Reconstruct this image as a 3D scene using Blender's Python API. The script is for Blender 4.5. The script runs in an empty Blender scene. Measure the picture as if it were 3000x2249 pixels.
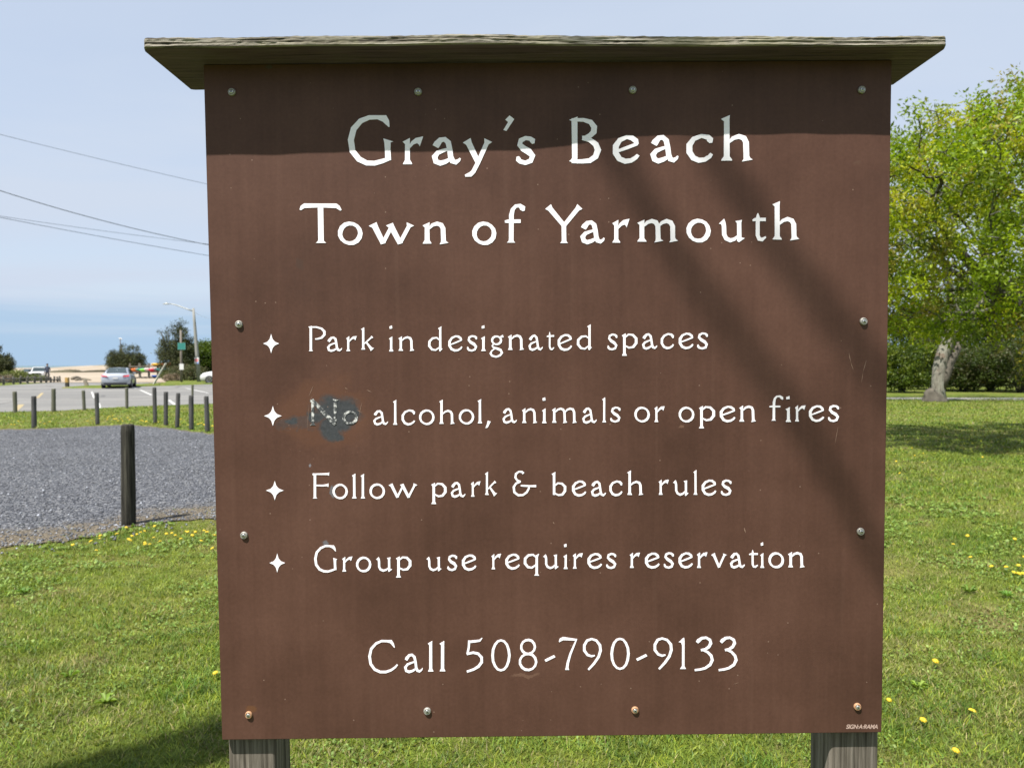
import bpy, bmesh, math, random
import numpy as np
from mathutils import Vector, Matrix
R = math.radians
random.seed(7); rng = np.random.default_rng(7)
S = bpy.context.scene
COL = S.collection

# ------------------------------------------------------------------ camera
F, CX, CY, HOR, EYE = 2080.0, 1500.0, 1124.5, 1070.5, 1.6     # in pixels of the 3000 x 2249 photograph
PITCH = math.atan((CY - HOR) / F)
cd = bpy.data.cameras.new('camera'); cam = bpy.data.objects.new('camera', cd); COL.objects.link(cam)
cd.sensor_width = 36.0; cd.lens = F / 3000 * 36; cd.clip_start = 0.05; cd.clip_end = 20000
cam.location = (0, 0, EYE); cam.rotation_euler = (math.pi / 2 - PITCH, 0, 0)
cd.dof.use_dof = True; cd.dof.focus_distance = 1.32; cd.dof.aperture_fstop = 9.0
S.camera = cam
S.render.resolution_x = 1024; S.render.resolution_y = 767

# ------------------------------------------------------------------ light
TOSUN = Vector((-0.77, -1.0, 2.2)).normalized()
SUN_EL = math.asin(TOSUN.z); SUN_AZ = math.atan2(TOSUN.x, TOSUN.y)
ld = bpy.data.lights.new('sun', 'SUN'); sun = bpy.data.objects.new('sun', ld); COL.objects.link(sun)
ld.energy = 5.0; ld.angle = R(0.53); ld.color = (1.0, 0.95, 0.87)
sun.rotation_euler = (-TOSUN).to_track_quat('-Z', 'Y').to_euler(); sun.location = (-20, -25, 60)
S.view_settings.view_transform = 'Standard'; S.view_settings.look = 'None'
S.view_settings.exposure = 1.0; S.view_settings.gamma = 1.0
S.render.engine = 'CYCLES'
S.cycles.max_bounces = 8; S.cycles.transparent_max_bounces = 8


def nd(nt, typ, inp=None, **props):
    n = nt.nodes.new(typ)
    for k, v in props.items(): setattr(n, k, v)
    for k, v in (inp or {}).items():
        if isinstance(v, bpy.types.NodeSocket): nt.links.new(v, n.inputs[k])
        else: n.inputs[k].default_value = v
    return n


def mth(nt, op, a, b=None, c=None):
    n = nt.nodes.new('ShaderNodeMath'); n.operation = op
    for i, v in enumerate((a, b, c)):
        if v is None: continue
        if isinstance(v, bpy.types.NodeSocket): nt.links.new(v, n.inputs[i])
        else: n.inputs[i].default_value = v
    return n.outputs[0]


def mixc(nt, fac, a, b, mode='MIX'):
    n = nt.nodes.new('ShaderNodeMix'); n.data_type = 'RGBA'; n.blend_type = mode
    for k, v in ((0, fac), (6, a), (7, b)):
        if isinstance(v, bpy.types.NodeSocket): nt.links.new(v, n.inputs[k])
        else: n.inputs[k].default_value = v if k == 0 else (*v, 1)[:4]
    return n.outputs[2]


def ramp(nt, fac, stops):
    n = nt.nodes.new('ShaderNodeValToRGB'); nt.links.new(fac, n.inputs[0])
    el = n.color_ramp.elements
    while len(el) < len(stops): el.new(0.5)
    for e, (p, c) in zip(el, stops):
        e.position = p; e.color = (*c, 1) if isinstance(c, tuple) else (c, c, c, 1)
    return n.outputs[0]


def noise(nt, vec, scale, detail=4, rough=.55, dist=0.0):
    return nd(nt, 'ShaderNodeTexNoise', {'Vector': vec, 'Scale': scale, 'Detail': detail, 'Roughness': rough, 'Distortion': dist}).outputs[0]


def mapping(nt, vec, scale=(1, 1, 1), loc=(0, 0, 0), rot=(0, 0, 0)):
    return nd(nt, 'ShaderNodeMapping', {'Vector': vec, 'Scale': scale, 'Location': loc, 'Rotation': rot}).outputs[0]


def smooth(nt, v, a, b):
    return nd(nt, 'ShaderNodeMapRange', {'Value': v, 'From Min': a, 'From Max': b}, interpolation_type='SMOOTHSTEP').outputs[0]


# sky: Nishita air with thin high cloud drawn out in streaks
W = bpy.data.worlds.new('World'); S.world = W; W.use_nodes = True
wt = W.node_tree; wt.nodes.clear()
sky = nd(wt, 'ShaderNodeTexSky', sky_type='NISHITA', sun_disc=False, sun_elevation=SUN_EL, sun_rotation=SUN_AZ,
         air_density=1.0, dust_density=1.2, ozone_density=2.0, altitude=0)
tc = nd(wt, 'ShaderNodeTexCoord')
sep = nd(wt, 'ShaderNodeSeparateXYZ', {0: tc.outputs['Generated']})
zz = mth(wt, 'MAXIMUM', sep.outputs[2], 0.0)
zc = mth(wt, 'ADD', zz, 0.09)
cv = nd(wt, 'ShaderNodeCombineXYZ', {0: mth(wt, 'DIVIDE', sep.outputs[0], zc), 1: mth(wt, 'DIVIDE', sep.outputs[1], zc)}).outputs[0]
n1 = noise(wt, mapping(wt, cv, (0.35, 1.0, 1), rot=(0, 0, 0.16)), 0.85, 6, .55, .5)
n2 = noise(wt, mapping(wt, cv, (.16, .5, 1), loc=(3, 7, 0), rot=(0, 0, -0.1)), 1.1, 4, .5, .2)
cl = smooth(wt, mth(wt, 'ADD', mth(wt, 'MULTIPLY', n1, .55), mth(wt, 'MULTIPLY', n2, .45)), .36, .62)
skyc = mixc(wt, mth(wt, 'MULTIPLY_ADD', cl, .3, .74), sky.outputs[0], (3.2, 3.62, 4.32))
haze_n = noise(wt, mapping(wt, tc.outputs['Generated'], (1.2, 1.2, 26)), 2.2, 4, .55)
lowf = mth(wt, 'SUBTRACT', 1.0, smooth(wt, mth(wt, 'ADD', zz, mth(wt, 'MULTIPLY_ADD', haze_n, .07, -.035)), 0.03, 0.10))
skyc = mixc(wt, mth(wt, 'MULTIPLY', lowf, .92), skyc, (2.1, 3.0, 4.05))
bg = nd(wt, 'ShaderNodeBackground', {'Color': skyc, 'Strength': 0.1})
wo = nd(wt, 'ShaderNodeOutputWorld', {'Surface': bg.outputs[0]})


# ------------------------------------------------------------------ pixels of the photograph -> measured places
def ray(px, py):
    d = Vector(((px - CX) / F, 1.0, -(py - CY) / F)); c, s = math.cos(PITCH), math.sin(PITCH)
    return Vector((d.x, d.y * c + d.z * s, d.z * c - d.y * s))


def ground(px, py, z=0.0):
    d = ray(px, py); t = (z - EYE) / d.z
    return Vector((d.x * t, d.y * t, z))


def at(px, py, Y):
    d = ray(px, py); t = Y / d.y
    return Vector((d.x * t, Y, EYE + d.z * t))


# ------------------------------------------------------------------ objects
def tag(o, label=None, cat=None, group=None, kind=None):
    if label: o['label'] = label
    if cat: o['category'] = cat
    if group: o['group'] = group
    if kind: o['kind'] = kind
    return o


def empty(name, loc, rz=0.0, label=None, cat=None, group=None):
    o = bpy.data.objects.new(name, None); COL.objects.link(o)
    o.location = loc; o.rotation_euler = (0, 0, rz); o.empty_display_size = .2
    return tag(o, label, cat, group)


def mesh(name, V, Fc, mat, parent=None, col=None, smooth=False, mi=None):
    me = bpy.data.meshes.new(name)
    V = np.asarray(V, dtype=np.float32).reshape(-1, 3)
    if isinstance(Fc, np.ndarray):
        k = Fc.shape[1]; n = len(Fc)
        me.vertices.add(len(V)); me.vertices.foreach_set('co', V.ravel())
        me.loops.add(n * k); me.loops.foreach_set('vertex_index', Fc.astype(np.int32).ravel())
        me.polygons.add(n); me.polygons.foreach_set('loop_start', np.arange(0, n * k, k, dtype=np.int32))
        me.update(calc_edges=True)
    else:
        me.from_pydata([tuple(map(float, v)) for v in V], [], [tuple(map(int, f)) for f in Fc]); me.update()
    for m in (mat if isinstance(mat, (list, tuple)) else [mat]): me.materials.append(m)
    if mi is not None: me.polygons.foreach_set('material_index', np.asarray(mi, dtype=np.int32))
    if col is not None:
        a = me.color_attributes.new('col', 'FLOAT_COLOR', 'POINT')
        c = np.ones((len(V), 4), np.float32); c[:, :3] = col; a.data.foreach_set('color', c.ravel())
    if smooth: me.polygons.foreach_set('use_smooth', np.ones(len(me.polygons), bool))
    o = bpy.data.objects.new(name, me); COL.objects.link(o)
    if parent: o.parent = parent
    return o


class MB:
    """collects boxes, tubes and lofts into one mesh"""
    def __init__(s): s.V = []; s.F = []; s.M = []
    def add(s, V, Fc, m=0):
        o = len(s.V); s.V += [tuple(v) for v in V]; s.F += [tuple(i + o for i in f) for f in Fc]; s.M += [m] * len(Fc); return s
    def box(s, lo, hi, m=0):
        x0, y0, z0 = lo; x1, y1, z1 = hi
        V = [(x0, y0, z0), (x1, y0, z0), (x1, y1, z0), (x0, y1, z0), (x0, y0, z1), (x1, y0, z1), (x1, y1, z1), (x0, y1, z1)]
        return s.add(V, [(0, 3, 2, 1), (4, 5, 6, 7), (0, 1, 5, 4), (1, 2, 6, 5), (2, 3, 7, 6), (3, 0, 4, 7)], m)
    def tube(s, pts, rad, n=8, m=0, caps=True):
        pts = [Vector(p) for p in pts]; rad = [float(r_) for r_ in rad] if isinstance(rad, (list, tuple)) else [float(rad)] * len(pts)
        V = []; Fc = []; up = Vector((0, 0, 1)) if abs((pts[-1] - pts[0]).normalized().z) < .9 else Vector((1, 0, 0))
        for i, p in enumerate(pts):
            t = (pts[min(i + 1, len(pts) - 1)] - pts[max(i - 1, 0)]).normalized()
            a = t.cross(up).normalized(); b = a.cross(t)
            for k in range(n):
                w = 2 * math.pi * k / n; V.append(p + rad[i] * (math.cos(w) * a + math.sin(w) * b))
        for i in range(len(pts) - 1):
            for k in range(n):
                k2 = (k + 1) % n; Fc.append((i * n + k, i * n + k2, (i + 1) * n + k2, (i + 1) * n + k))
        if caps: Fc += [tuple(range(n))[::-1], tuple((len(pts) - 1) * n + k for k in range(n))]
        return s.add(V, Fc, m)
    def loft(s, rings, m=0, caps=True):
        n = len(rings[0]); V = [v for r in rings for v in r]; Fc = []
        for i in range(len(rings) - 1):
            for k in range(n):
                k2 = (k + 1) % n; Fc.append((i * n + k, i * n + k2, (i + 1) * n + k2, (i + 1) * n + k))
        if caps: Fc += [tuple(range(n))[::-1], tuple((len(rings) - 1) * n + k for k in range(n))]
        return s.add(V, Fc, m)
    def build(s, name, mat, parent=None, smooth=False):
        o = mesh(name, s.V, s.F, mat, parent, smooth=smooth, mi=s.M)
        bm = bmesh.new(); bm.from_mesh(o.data); bmesh.ops.recalc_face_normals(bm, faces=bm.faces[:]); bm.to_mesh(o.data); bm.free()
        return o


def copy_tree(o, parent=None):
    c = o.copy(); COL.objects.link(c)
    if parent: c.parent = parent
    for ch in [x for x in COL.objects if x.parent == o]: copy_tree(ch, c)
    return c


# ------------------------------------------------------------------ materials
def pmat(name, color, rough=.6, metal=0.0, var=0.0, vscale=8.0, bump=0.0, bscale=40.0, spec=.5, coat=0.0):
    m = bpy.data.materials.new(name); m.use_nodes = True; nt = m.node_tree
    b = nt.nodes['Principled BSDF']; b.inputs['Roughness'].default_value = rough; b.inputs['Metallic'].default_value = metal
    b.inputs['Specular IOR Level'].default_value = spec; b.inputs['Coat Weight'].default_value = coat
    t = nd(nt, 'ShaderNodeTexCoord').outputs['Object']
    v = max(var, .04)
    n = noise(nt, t, vscale, 5)
    c = mixc(nt, n, tuple(max(0, x * (1 - v)) for x in color), tuple(min(1, x * (1 + v)) for x in color))
    nt.links.new(c, b.inputs['Base Color'])
    if bump:
        bn = nd(nt, 'ShaderNodeBump', {'Height': noise(nt, t, bscale, 5), 'Strength': bump, 'Distance': .02})
        nt.links.new(bn.outputs[0], b.inputs['Normal'])
    return m


def leafmat(name, trans=.35, rough=.5):
    m = bpy.data.materials.new(name); m.use_nodes = True; nt = m.node_tree; nt.nodes.clear()
    a = nd(nt, 'ShaderNodeAttribute', attribute_name='col').outputs[0]
    d = nd(nt, 'ShaderNodeBsdfPrincipled', {'Base Color': a, 'Roughness': rough, 'Specular IOR Level': .35})
    tcol = mixc(nt, 1.0, a, (1.15, 1.1, .5), 'MULTIPLY')
    t = nd(nt, 'ShaderNodeBsdfTranslucent', {'Color': tcol})
    mx = nd(nt, 'ShaderNodeMixShader', {0: trans, 1: d.outputs[0], 2: t.outputs[0]})
    nd(nt, 'ShaderNodeOutputMaterial', {'Surface': mx.outputs[0]})
    return m


def woodmat(name, stops, axis='x', scale=1.0, bump=.6, lichen=None, rough=.85):
    """weathered timber: grain drawn out along one axis, dark checks, optional lichen"""
    m = bpy.data.materials.new(name); m.use_nodes = True; nt = m.node_tree; b = nt.nodes['Principled BSDF']
    b.inputs['Roughness'].default_value = rough; b.inputs['Specular IOR Level'].default_value = .2
    t = nd(nt, 'ShaderNodeTexCoord').outputs['Object']
    sc = {'x': (1.2, 40, 40), 'z': (40, 40, 1.2)}[axis]; sc = tuple(x * scale for x in sc)
    sc2 = {'x': (4, 160, 160), 'z': (130, 130, 3)}[axis]; sc2 = tuple(x * scale for x in sc2)
    g = noise(nt, mapping(nt, t, sc), 1.6, 8, .65, .8)
    f = noise(nt, mapping(nt, t, sc2), 1.0, 4, .6, .3)
    h = mth(nt, 'ADD', mth(nt, 'MULTIPLY', g, .6), mth(nt, 'MULTIPLY', f, .4))
    c = ramp(nt, h, stops)
    if lichen:
        lm = smooth(nt, noise(nt, mapping(nt, t, tuple(1 if x < 5 else 2.5 for x in sc)), 9, 6, .7), .48, .62)
        c = mixc(nt, mth(nt, 'MULTIPLY', lm, lichen[1]), c, lichen[0])
    nt.links.new(c, b.inputs['Base Color'])
    bn = nd(nt, 'ShaderNodeBump', {'Height': h, 'Strength': bump, 'Distance': .006})
    nt.links.new(bn.outputs[0], b.inputs['Normal'])
    return m


M = {}
M['leaf'] = leafmat('oak_leaf', .48)
M['grass'] = leafmat('grass_blade', .3, .55)
M['needle'] = leafmat('cedar_needle', .12, .7)
M['white'] = pmat('white_paint', (.55, .55, .54), .4, coat=.4)
M['white_car'] = pmat('white_car_paint', (.5, .505, .51), .25, coat=.6)
M['silver'] = pmat('silver_car_paint', (.36, .39, .44), .28, .35, coat=.6)
M['glass'] = pmat('dark_glass', (.03, .045, .05), .06, spec=.8)
M['rubber'] = pmat('tyre_rubber', (.02, .02, .021), .8)
M['trim'] = pmat('black_trim', (.018, .018, .02), .5)
M['alloy'] = pmat('wheel_alloy', (.5, .5, .52), .3, .9)
M['red_lens'] = pmat('red_lens', (.5, .06, .08), .2, coat=.5)
M['clear_lens'] = pmat('clear_lens', (.6, .62, .64), .15, coat=.5)
M['galv'] = pmat('galvanised_steel', (.3, .31, .3), .5, .3, .15)
M['wire'] = pmat('wire_sheath', (.12, .14, .17), .6)
M['bark_dark'] = pmat('dark_bark', (.085, .075, .06), .9, var=.5, vscale=6, bump=.8, bscale=25, spec=.2)


# ================================================================== SETTING
def setting_mat(name, build):
    m = bpy.data.materials.new(name); m.use_nodes = True; nt = m.node_tree; b = nt.nodes['Principled BSDF']
    b.inputs['Roughness'].default_value = .9; b.inputs['Specular IOR Level'].default_value = .2
    g = nd(nt, 'ShaderNodeNewGeometry').outputs['Position']
    build(nt, b, g); return m


def b_lawn(nt, b, g):
    a = noise(nt, g, .55, 5, .6); c = noise(nt, g, 14, 5, .7); d = noise(nt, mapping(nt, g, (1, 1, 1), (9, 4, 0)), 1.7, 4, .6)
    base = ramp(nt, a, [(.32, (.07, .105, .012)), (.5, (.095, .13, .014)), (.68, (.14, .145, .03))])
    base = mixc(nt, smooth(nt, d, .5, .72), base, (.16, .14, .05))
    base = mixc(nt, 1.0, base, ramp(nt, c, [(.3, .55), (.7, 1.35)]), 'MULTIPLY')
    nt.links.new(base, b.inputs['Base Color'])
    bn = nd(nt, 'ShaderNodeBump', {'Height': noise(nt, g, 30, 4, .7), 'Strength': .8, 'Distance': .05}); nt.links.new(bn.outputs[0], b.inputs['Normal'])


def b_asphalt(nt, b, g):
    a = noise(nt, g, .12, 5, .6); c = noise(nt, g, 9, 4, .7)
    e = noise(nt, mapping(nt, g, (.03, .3, 1)), 1, 3)
    base = ramp(nt, mth(nt, 'ADD', mth(nt, 'MULTIPLY', a, .6), mth(nt, 'MULTIPLY', e, .4)), [(.35, (.135, .134, .131)), (.65, (.17, .167, .16))])
    base = mixc(nt, 1.0, base, ramp(nt, c, [(.3, .85), (.7, 1.12)]), 'MULTIPLY')
    patch = smooth(nt, noise(nt, mapping(nt, g, (.05, .16, 1), (4, 2, 0)), 1.0, 2, .5), .52, .55); base = mixc(nt, mth(nt, 'MULTIPLY', patch, .5), base, (.2, .195, .185))
    vc = nd(nt, 'ShaderNodeTexVoronoi', {'Vector': mapping(nt, g, (.12, .22, 1)), 'Scale': 1.0}, feature='DISTANCE_TO_EDGE').outputs['Distance']
    base = mixc(nt, mth(nt, 'MULTIPLY', smooth(nt, vc, .02, .006), .45), base, (.05, .05, .05))
    nt.links.new(base, b.inputs['Base Color']); b.inputs['Roughness'].default_value = .8


def b_gravel(nt, b, g):
    ed = nd(nt, 'ShaderNodeAttribute', attribute_name='col').outputs[2]
    vo = nd(nt, 'ShaderNodeTexVoronoi', {'Vector': g, 'Scale': 40.0, 'Randomness': 1.0})
    vc = nd(nt, 'ShaderNodeSeparateColor', {0: vo.outputs['Color']}).outputs[0]
    base = ramp(nt, vc, [(.05, (.046, .05, .06)), (.45, (.098, .104, .122)), (.8, (.15, .157, .175)), (.97, (.27, .275, .285))])
    big = noise(nt, g, .5, 4, .6)
    base = mixc(nt, 1.0, base, ramp(nt, big, [(.3, .88), (.7, 1.14)]), 'MULTIPLY')
    cr = ramp(nt, vo.outputs['Distance'], [(.3, 1.0), (.75, .45)])
    base = mixc(nt, .8, base, cr, 'MULTIPLY')
    st = mixc(nt, noise(nt, g, 22, 5, .7), (.055, .046, .03), (.22, .18, .125))
    w = smooth(nt, mth(nt, 'ADD', nd(nt, 'ShaderNodeAttribute', attribute_name='col').outputs[2], mth(nt, 'MULTIPLY_ADD', noise(nt, g, 3.5, 6, .75), 1.3, -.65)), .3, .85)
    base = mixc(nt, mth(nt, 'MULTIPLY', w, .9), base, st)
    nt.links.new(base, b.inputs['Base Color'])
    hb = mth(nt, 'SUBTRACT', 1.0, vo.outputs['Distance'])
    bn = nd(nt, 'ShaderNodeBump', {'Height': hb, 'Strength': 1.0, 'Distance': .03}); nt.links.new(bn.outputs[0], b.inputs['Normal'])


def b_sand(nt, b, g):
    a = noise(nt, mapping(nt, g, (.02, .12, .4)), 1, 6, .6); z = nd(nt, 'ShaderNodeSeparateXYZ', {0: g}).outputs[2]
    base = ramp(nt, a, [(.35, (.22, .175, .125)), (.55, (.30, .255, .2)), (.7, (.34, .295, .24))])
    gr = smooth(nt, mth(nt, 'ADD', z, mth(nt, 'MULTIPLY', noise(nt, mapping(nt, g, (.05, .1, .1)), 1, 5, .7), 2.0)), 2.45, 3.1)
    base = mixc(nt, gr, base, mixc(nt, noise(nt, g, .3, 4), (.06, .075, .025), (.12, .115, .05)))
    nt.links.new(base, b.inputs['Base Color'])


def b_sea(nt, b, g):
    a = noise(nt, mapping(nt, g, (.004, .03, 1)), 1, 5, .6)
    nt.links.new(ramp(nt, a, [(.35, (.05, .1, .12)), (.65, (.1, .16, .17))]), b.inputs['Base Color'])
    b.inputs['Roughness'].default_value = .35; b.inputs['Specular IOR Level'].default_value = .5
    bn = nd(nt, 'ShaderNodeBump', {'Height': noise(nt, g, .6, 4), 'Strength': .6, 'Distance': .3}); nt.links.new(bn.outputs[0], b.inputs['Normal'])


M['lawn'] = setting_mat('lawn_ground', b_lawn); M['asphalt'] = setting_mat('old_asphalt', b_asphalt)
M['gravel'] = setting_mat('blue_gravel', b_gravel); M['sand'] = setting_mat('beach_sand', b_sand); M['sea'] = setting_mat('sea_water', b_sea)
M['path'] = pmat('pale_path', (.24, .23, .21), .9, var=.15, vscale=2)
M['line_white'] = pmat('white_road_paint', (.4, .4, .39), .7, var=.25, vscale=5)
M['line_yellow'] = pmat('yellow_road_paint', (.28, .225, .12), .8, var=.3, vscale=5)
M['dune_grass'] = pmat('marsh_grass_bank', (.06, .052, .026), .95, var=.5, vscale=.5)


def sheet(name, pts, z, mat, kind='structure'):
    V = [(p[0], p[1], z) for p in pts]
    o = mesh(name, V, [tuple(range(len(V)))], mat)
    bm = bmesh.new(); bm.from_mesh(o.data)
    for f in bm.faces:
        if f.normal.z < 0: f.normal_flip()
    bm.to_mesh(o.data); bm.free()
    return tag(o, kind=kind) if kind else o


def gp(*pts): return [ground(x, y)[:2] for x, y in pts]


N = 96
mesh('ground', [(0, 0, 0)] + [(9000 * math.cos(2 * math.pi * k / N), 9000 * math.sin(2 * math.pi * k / N), 0) for k in range(N)],
     [(0, 1 + k, 1 + (k + 1) % N) for k in range(N)], M['lawn'])['kind'] = 'structure'

# asphalt car park: near edge along the grass strip, far edge along fence and island, road on to the beach
asph_near = gp((-900, 1216), (-300, 1211), (0, 1207), (174, 1203), (289, 1196), (376, 1191), (521, 1186), (620, 1183), (900, 1176), (1400, 1168))
asph = asph_near + gp((1400, 1120), (900, 1121), (640, 1124.5), (480, 1130.2), (373, 1133.2), (300, 1137), (183, 1137.3), (180, 1135), (250, 1131.2), (300, 1130),
                      (380, 1126.5), (470, 1121), (500, 1112), (475, 1107), (300, 1107), (255, 1116.5), (178, 1119), (0, 1130), (-400, 1146), (-900, 1160))
sheet('car_park', asph, .004, M['asphalt'])


def stripe(name, quad, mat): sheet(name, gp(*quad), .008, mat)


for q in [[(266, 1147.5), (271, 1147.5), (279, 1166), (273, 1166)], [(288, 1180), (292.5, 1180), (297, 1196), (290.5, 1196)],
          [(407, 1142.2), (414, 1142.2), (449, 1157.3), (440, 1157.3)], [(491, 1171.7), (499, 1171.7), (518, 1186), (507, 1186)],
          [(543, 1137.3), (549, 1137.3), (614, 1151.5), (606, 1151.5)], [(379, 1133.3), (386, 1133.3), (404, 1137.8), (396, 1137.8)]]:
    stripe('parking_line', q, M['line_white'])
for q in [[(120, 1151), (129, 1151), (114, 1166), (105, 1166)], [(54, 1185), (72, 1185), (52, 1204), (38, 1204)]]:
    stripe('parking_line', q, M['line_yellow'])

# pale footpath under the trees on the right
sheet('footpath', gp((2350, 1164.6), (2603, 1164.2), (3000, 1165.2), (4200, 1168), (4200, 1175.5), (3000, 1171.5), (2603, 1169.8), (2350, 1170)), .004, M['path'])

# gravel lot with a ragged, straw-strewn margin
near_px = [(-700, 1598), (-300, 1602), (0, 1597), (90, 1591), (196, 1579), (301, 1561), (362, 1543), (452, 1530), (560, 1522), (640, 1518), (800, 1505), (1050, 1470), (1300, 1420)]
far_px = [(1250, 1330), (1000, 1300), (800, 1285), (633, 1273), (573, 1266), (512, 1257), (392, 1246), (301, 1246), (181, 1254), (0, 1258), (-300, 1262), (-700, 1270)]
gn = np.array(gp(*near_px)); gf = np.array(gp(*far_px))[::-1]


def resample(P, n):
    d = np.r_[0, np.cumsum(np.linalg.norm(np.diff(P, axis=0), axis=1))]; t = np.linspace(0, d[-1], n)
    return np.stack([np.interp(t, d, P[:, k]) for k in range(2)], 1)


NU, NVv = 110, 70
A = resample(gn, NU); B = resample(gf, NU)
jn = np.cumsum(rng.normal(0, .02, NU)); jn -= np.linspace(jn[0], jn[-1], NU)
DR = (B - A) / np.linalg.norm(B - A, axis=1)[:, None]; A = A + DR * (.05 * np.sin(np.arange(NU) * 1.7) * rng.random(NU) + jn * .6)[:, None]; B = B + DR * (.3 * (rng.random(NU) - .5))[:, None]
tv = np.linspace(0, 1, NVv); tv = tv ** 1.15
G = A[:, None] * (1 - tv)[None, :, None] + B[:, None] * tv[None, :, None]
# how straw-strewn a spot is: measured from both margins in metres
dn = np.linalg.norm(G - A[:, None], axis=2); df = np.linalg.norm(G - B[:, None], axis=2); du = (np.minimum(np.arange(NU), NU - 1 - np.arange(NU)) / NU * 12)[:, None]
wid = 1.15 + 1.0 * np.clip((A[:, 0] + 3.2) / 1.0, 0, 1)[:, None]
edge = np.clip(1.15 - dn / wid, 0, 1) + .8 * np.clip(1 - df / .9, 0, 1)
V = np.concatenate([G.reshape(-1, 2), np.full((NU * NVv, 1), .012)], 1)
ii, jj = np.meshgrid(np.arange(NU - 1), np.arange(NVv - 1), indexing='ij'); k0 = (ii * NVv + jj).ravel()
Fg = np.stack([k0, k0 + NVv, k0 + NVv + 1, k0 + 1], 1)
gl = mesh('gravel_lot', V, Fg, M['gravel'], col=np.repeat(edge.reshape(-1, 1), 3, 1)); gl['kind'] = 'structure'
gv_nodes = M['gravel'].node_tree
GRAVEL_POLY = np.concatenate([A, B[::-1]])


def inside(P, poly):
    x, y = P[:, 0], P[:, 1]; r = np.zeros(len(P), bool); n = len(poly); j = n - 1
    for i in range(n):
        xi, yi = poly[i]; xj, yj = poly[j]
        c = ((yi > y) != (yj > y)) & (x < (xj - xi) * (y - yi) / (yj - yi + 1e-12) + xi); r ^= c; j = i
    return r


# loose stones lying on the gravel
ns = 15000
u = rng.random(ns) * (NU - 1); v = rng.random(ns) ** 1.5 - .035 * (rng.random(ns) < .12)
i0 = u.astype(int); fu = (u - i0)[:, None]; i1 = np.minimum(i0 + 1, NU - 1)
pn = A[i0] * (1 - fu) + A[i1] * fu; pf = B[i0] * (1 - fu) + B[i1] * fu
P = pn * (1 - v[:, None]) + pf * v[:, None]
oc = np.array([(1, 0, 0), (-1, 0, 0), (0, 1, 0), (0, -1, 0), (0, 0, 1), (0, 0, -1)], float)
of = np.array([(0, 2, 4), (2, 1, 4), (1, 3, 4), (3, 0, 4), (2, 0, 5), (1, 2, 5), (3, 1, 5), (0, 3, 5)])
sz = (.008 + .012 * rng.random((ns, 1, 1)) ** 2) * (0.7 + .6 * rng.random((ns, 1, 3))); sz[..., 2] *= .7
ro = rng.random(ns) * 6.28; cs, sn = np.cos(ro), np.sin(ro)
q = oc[None] * sz * (0.75 + .5 * rng.random((ns, 6, 3)))
qx = q[..., 0] * cs[:, None] - q[..., 1] * sn[:, None]; qy = q[..., 0] * sn[:, None] + q[..., 1] * cs[:, None]
q = np.stack([qx + P[:, 0:1], qy + P[:, 1:2], q[..., 2] + .016], -1)
gc = np.repeat((.06 + .15 * rng.random((ns, 1)) ** 1.6 + .22 * (rng.random((ns, 1)) > .95)) * np.array([[.93, .98, 1.1]]), 6, 0)
mg = bpy.data.materials.new('loose_stone'); mg.use_nodes = True; t_ = mg.node_tree
t_.links.new(nd(t_, 'ShaderNodeAttribute', attribute_name='col').outputs[0], t_.nodes['Principled BSDF'].inputs['Base Color']); t_.nodes['Principled BSDF'].inputs['Roughness'].default_value = .85
o = mesh('gravel_stones', q.reshape(-1, 3), (of[None] + 6 * np.arange(ns)[:, None, None]).reshape(-1, 3), mg, col=gc)
tag(o, 'loose blue grey stones strewn over the gravel lot', 'gravel', kind='stuff')

# beach, dunes and sea
sheet('beach', [(-420, 68), (-30, 66), (60, 90), (160, 110), (420, 200), (420, 480), (-620, 480), (-620, 160)], .03, M['sand'])
xs = np.linspace(-192, -60, 90); ys = np.linspace(225, 330, 40)
X, Y = np.meshgrid(xs, ys, indexing='ij')
ex = np.clip((X + 192) / 45, 0, 1); ex = ex * ex * (3 - 2 * ex); ey = np.clip((Y - 225) / 60, 0, 1) * np.clip((330 - Y) / 20, 0, 1)
Z = .02 + ex * ey ** .8 * (1.9 + .35 * np.sin(X * .11 + 1) + .25 * np.sin(X * .31 + Y * .05) + .12 * np.sin(X * .9))
V = np.stack([X, Y, Z], -1).reshape(-1, 3); ii, jj = np.meshgrid(np.arange(89), np.arange(39), indexing='ij'); k0 = (ii * 40 + jj).ravel()
mesh('dunes', V, np.stack([k0, k0 + 40, k0 + 41, k0 + 1], 1), M['sand'], smooth=True)['kind'] = 'structure'
for a, b_, hh in (((156, 1091), (232, 1091), .62), ((246, 1091), (330, 1090), .55)):
    p0, p1 = ground(*a), ground(*b_); mb = MB(); rings = []
    for k in range(24):
        t = k / 23; p = p0.lerp(p1, t); hz = hh * (.35 + .65 * math.sin(math.pi * min(1, max(0, t))) ** .5) * (0.8 + .4 * random.random()); w = 3.2
        rings.append([(p.x, p.y - w, 0), (p.x, p.y - w * .4, hz * .9), (p.x, p.y + w * .4, hz), (p.x, p.y + w, 0)])
    mb.loft(rings).build('marsh_bank', M['dune_grass'])['kind'] = 'structure'
sheet('sea', [(-9000, 470), (700, 470), (2500, 900), (8000, 8000), (-8000, 8000)], .06, M['sea'])

# grass islands and verge at the far side of the car park, slightly raised over a kerb
def island(name, pts, h=.07):
    c = np.array(gp(*pts)); mid = c.mean(0); n = len(c)
    V = [(x, y, 0) for x, y in c] + [(mid[0] + (x - mid[0]) * .97, mid[1] + (y - mid[1]) * .97, h) for x, y in c]
    Fc = [(i, (i + 1) % n, n + (i + 1) % n, n + i) for i in range(n)] + [tuple(range(n, 2 * n))]
    mb = MB(); mb.add(V, Fc); mb.build(name, M['lawn'])['kind'] = 'structure'


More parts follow.
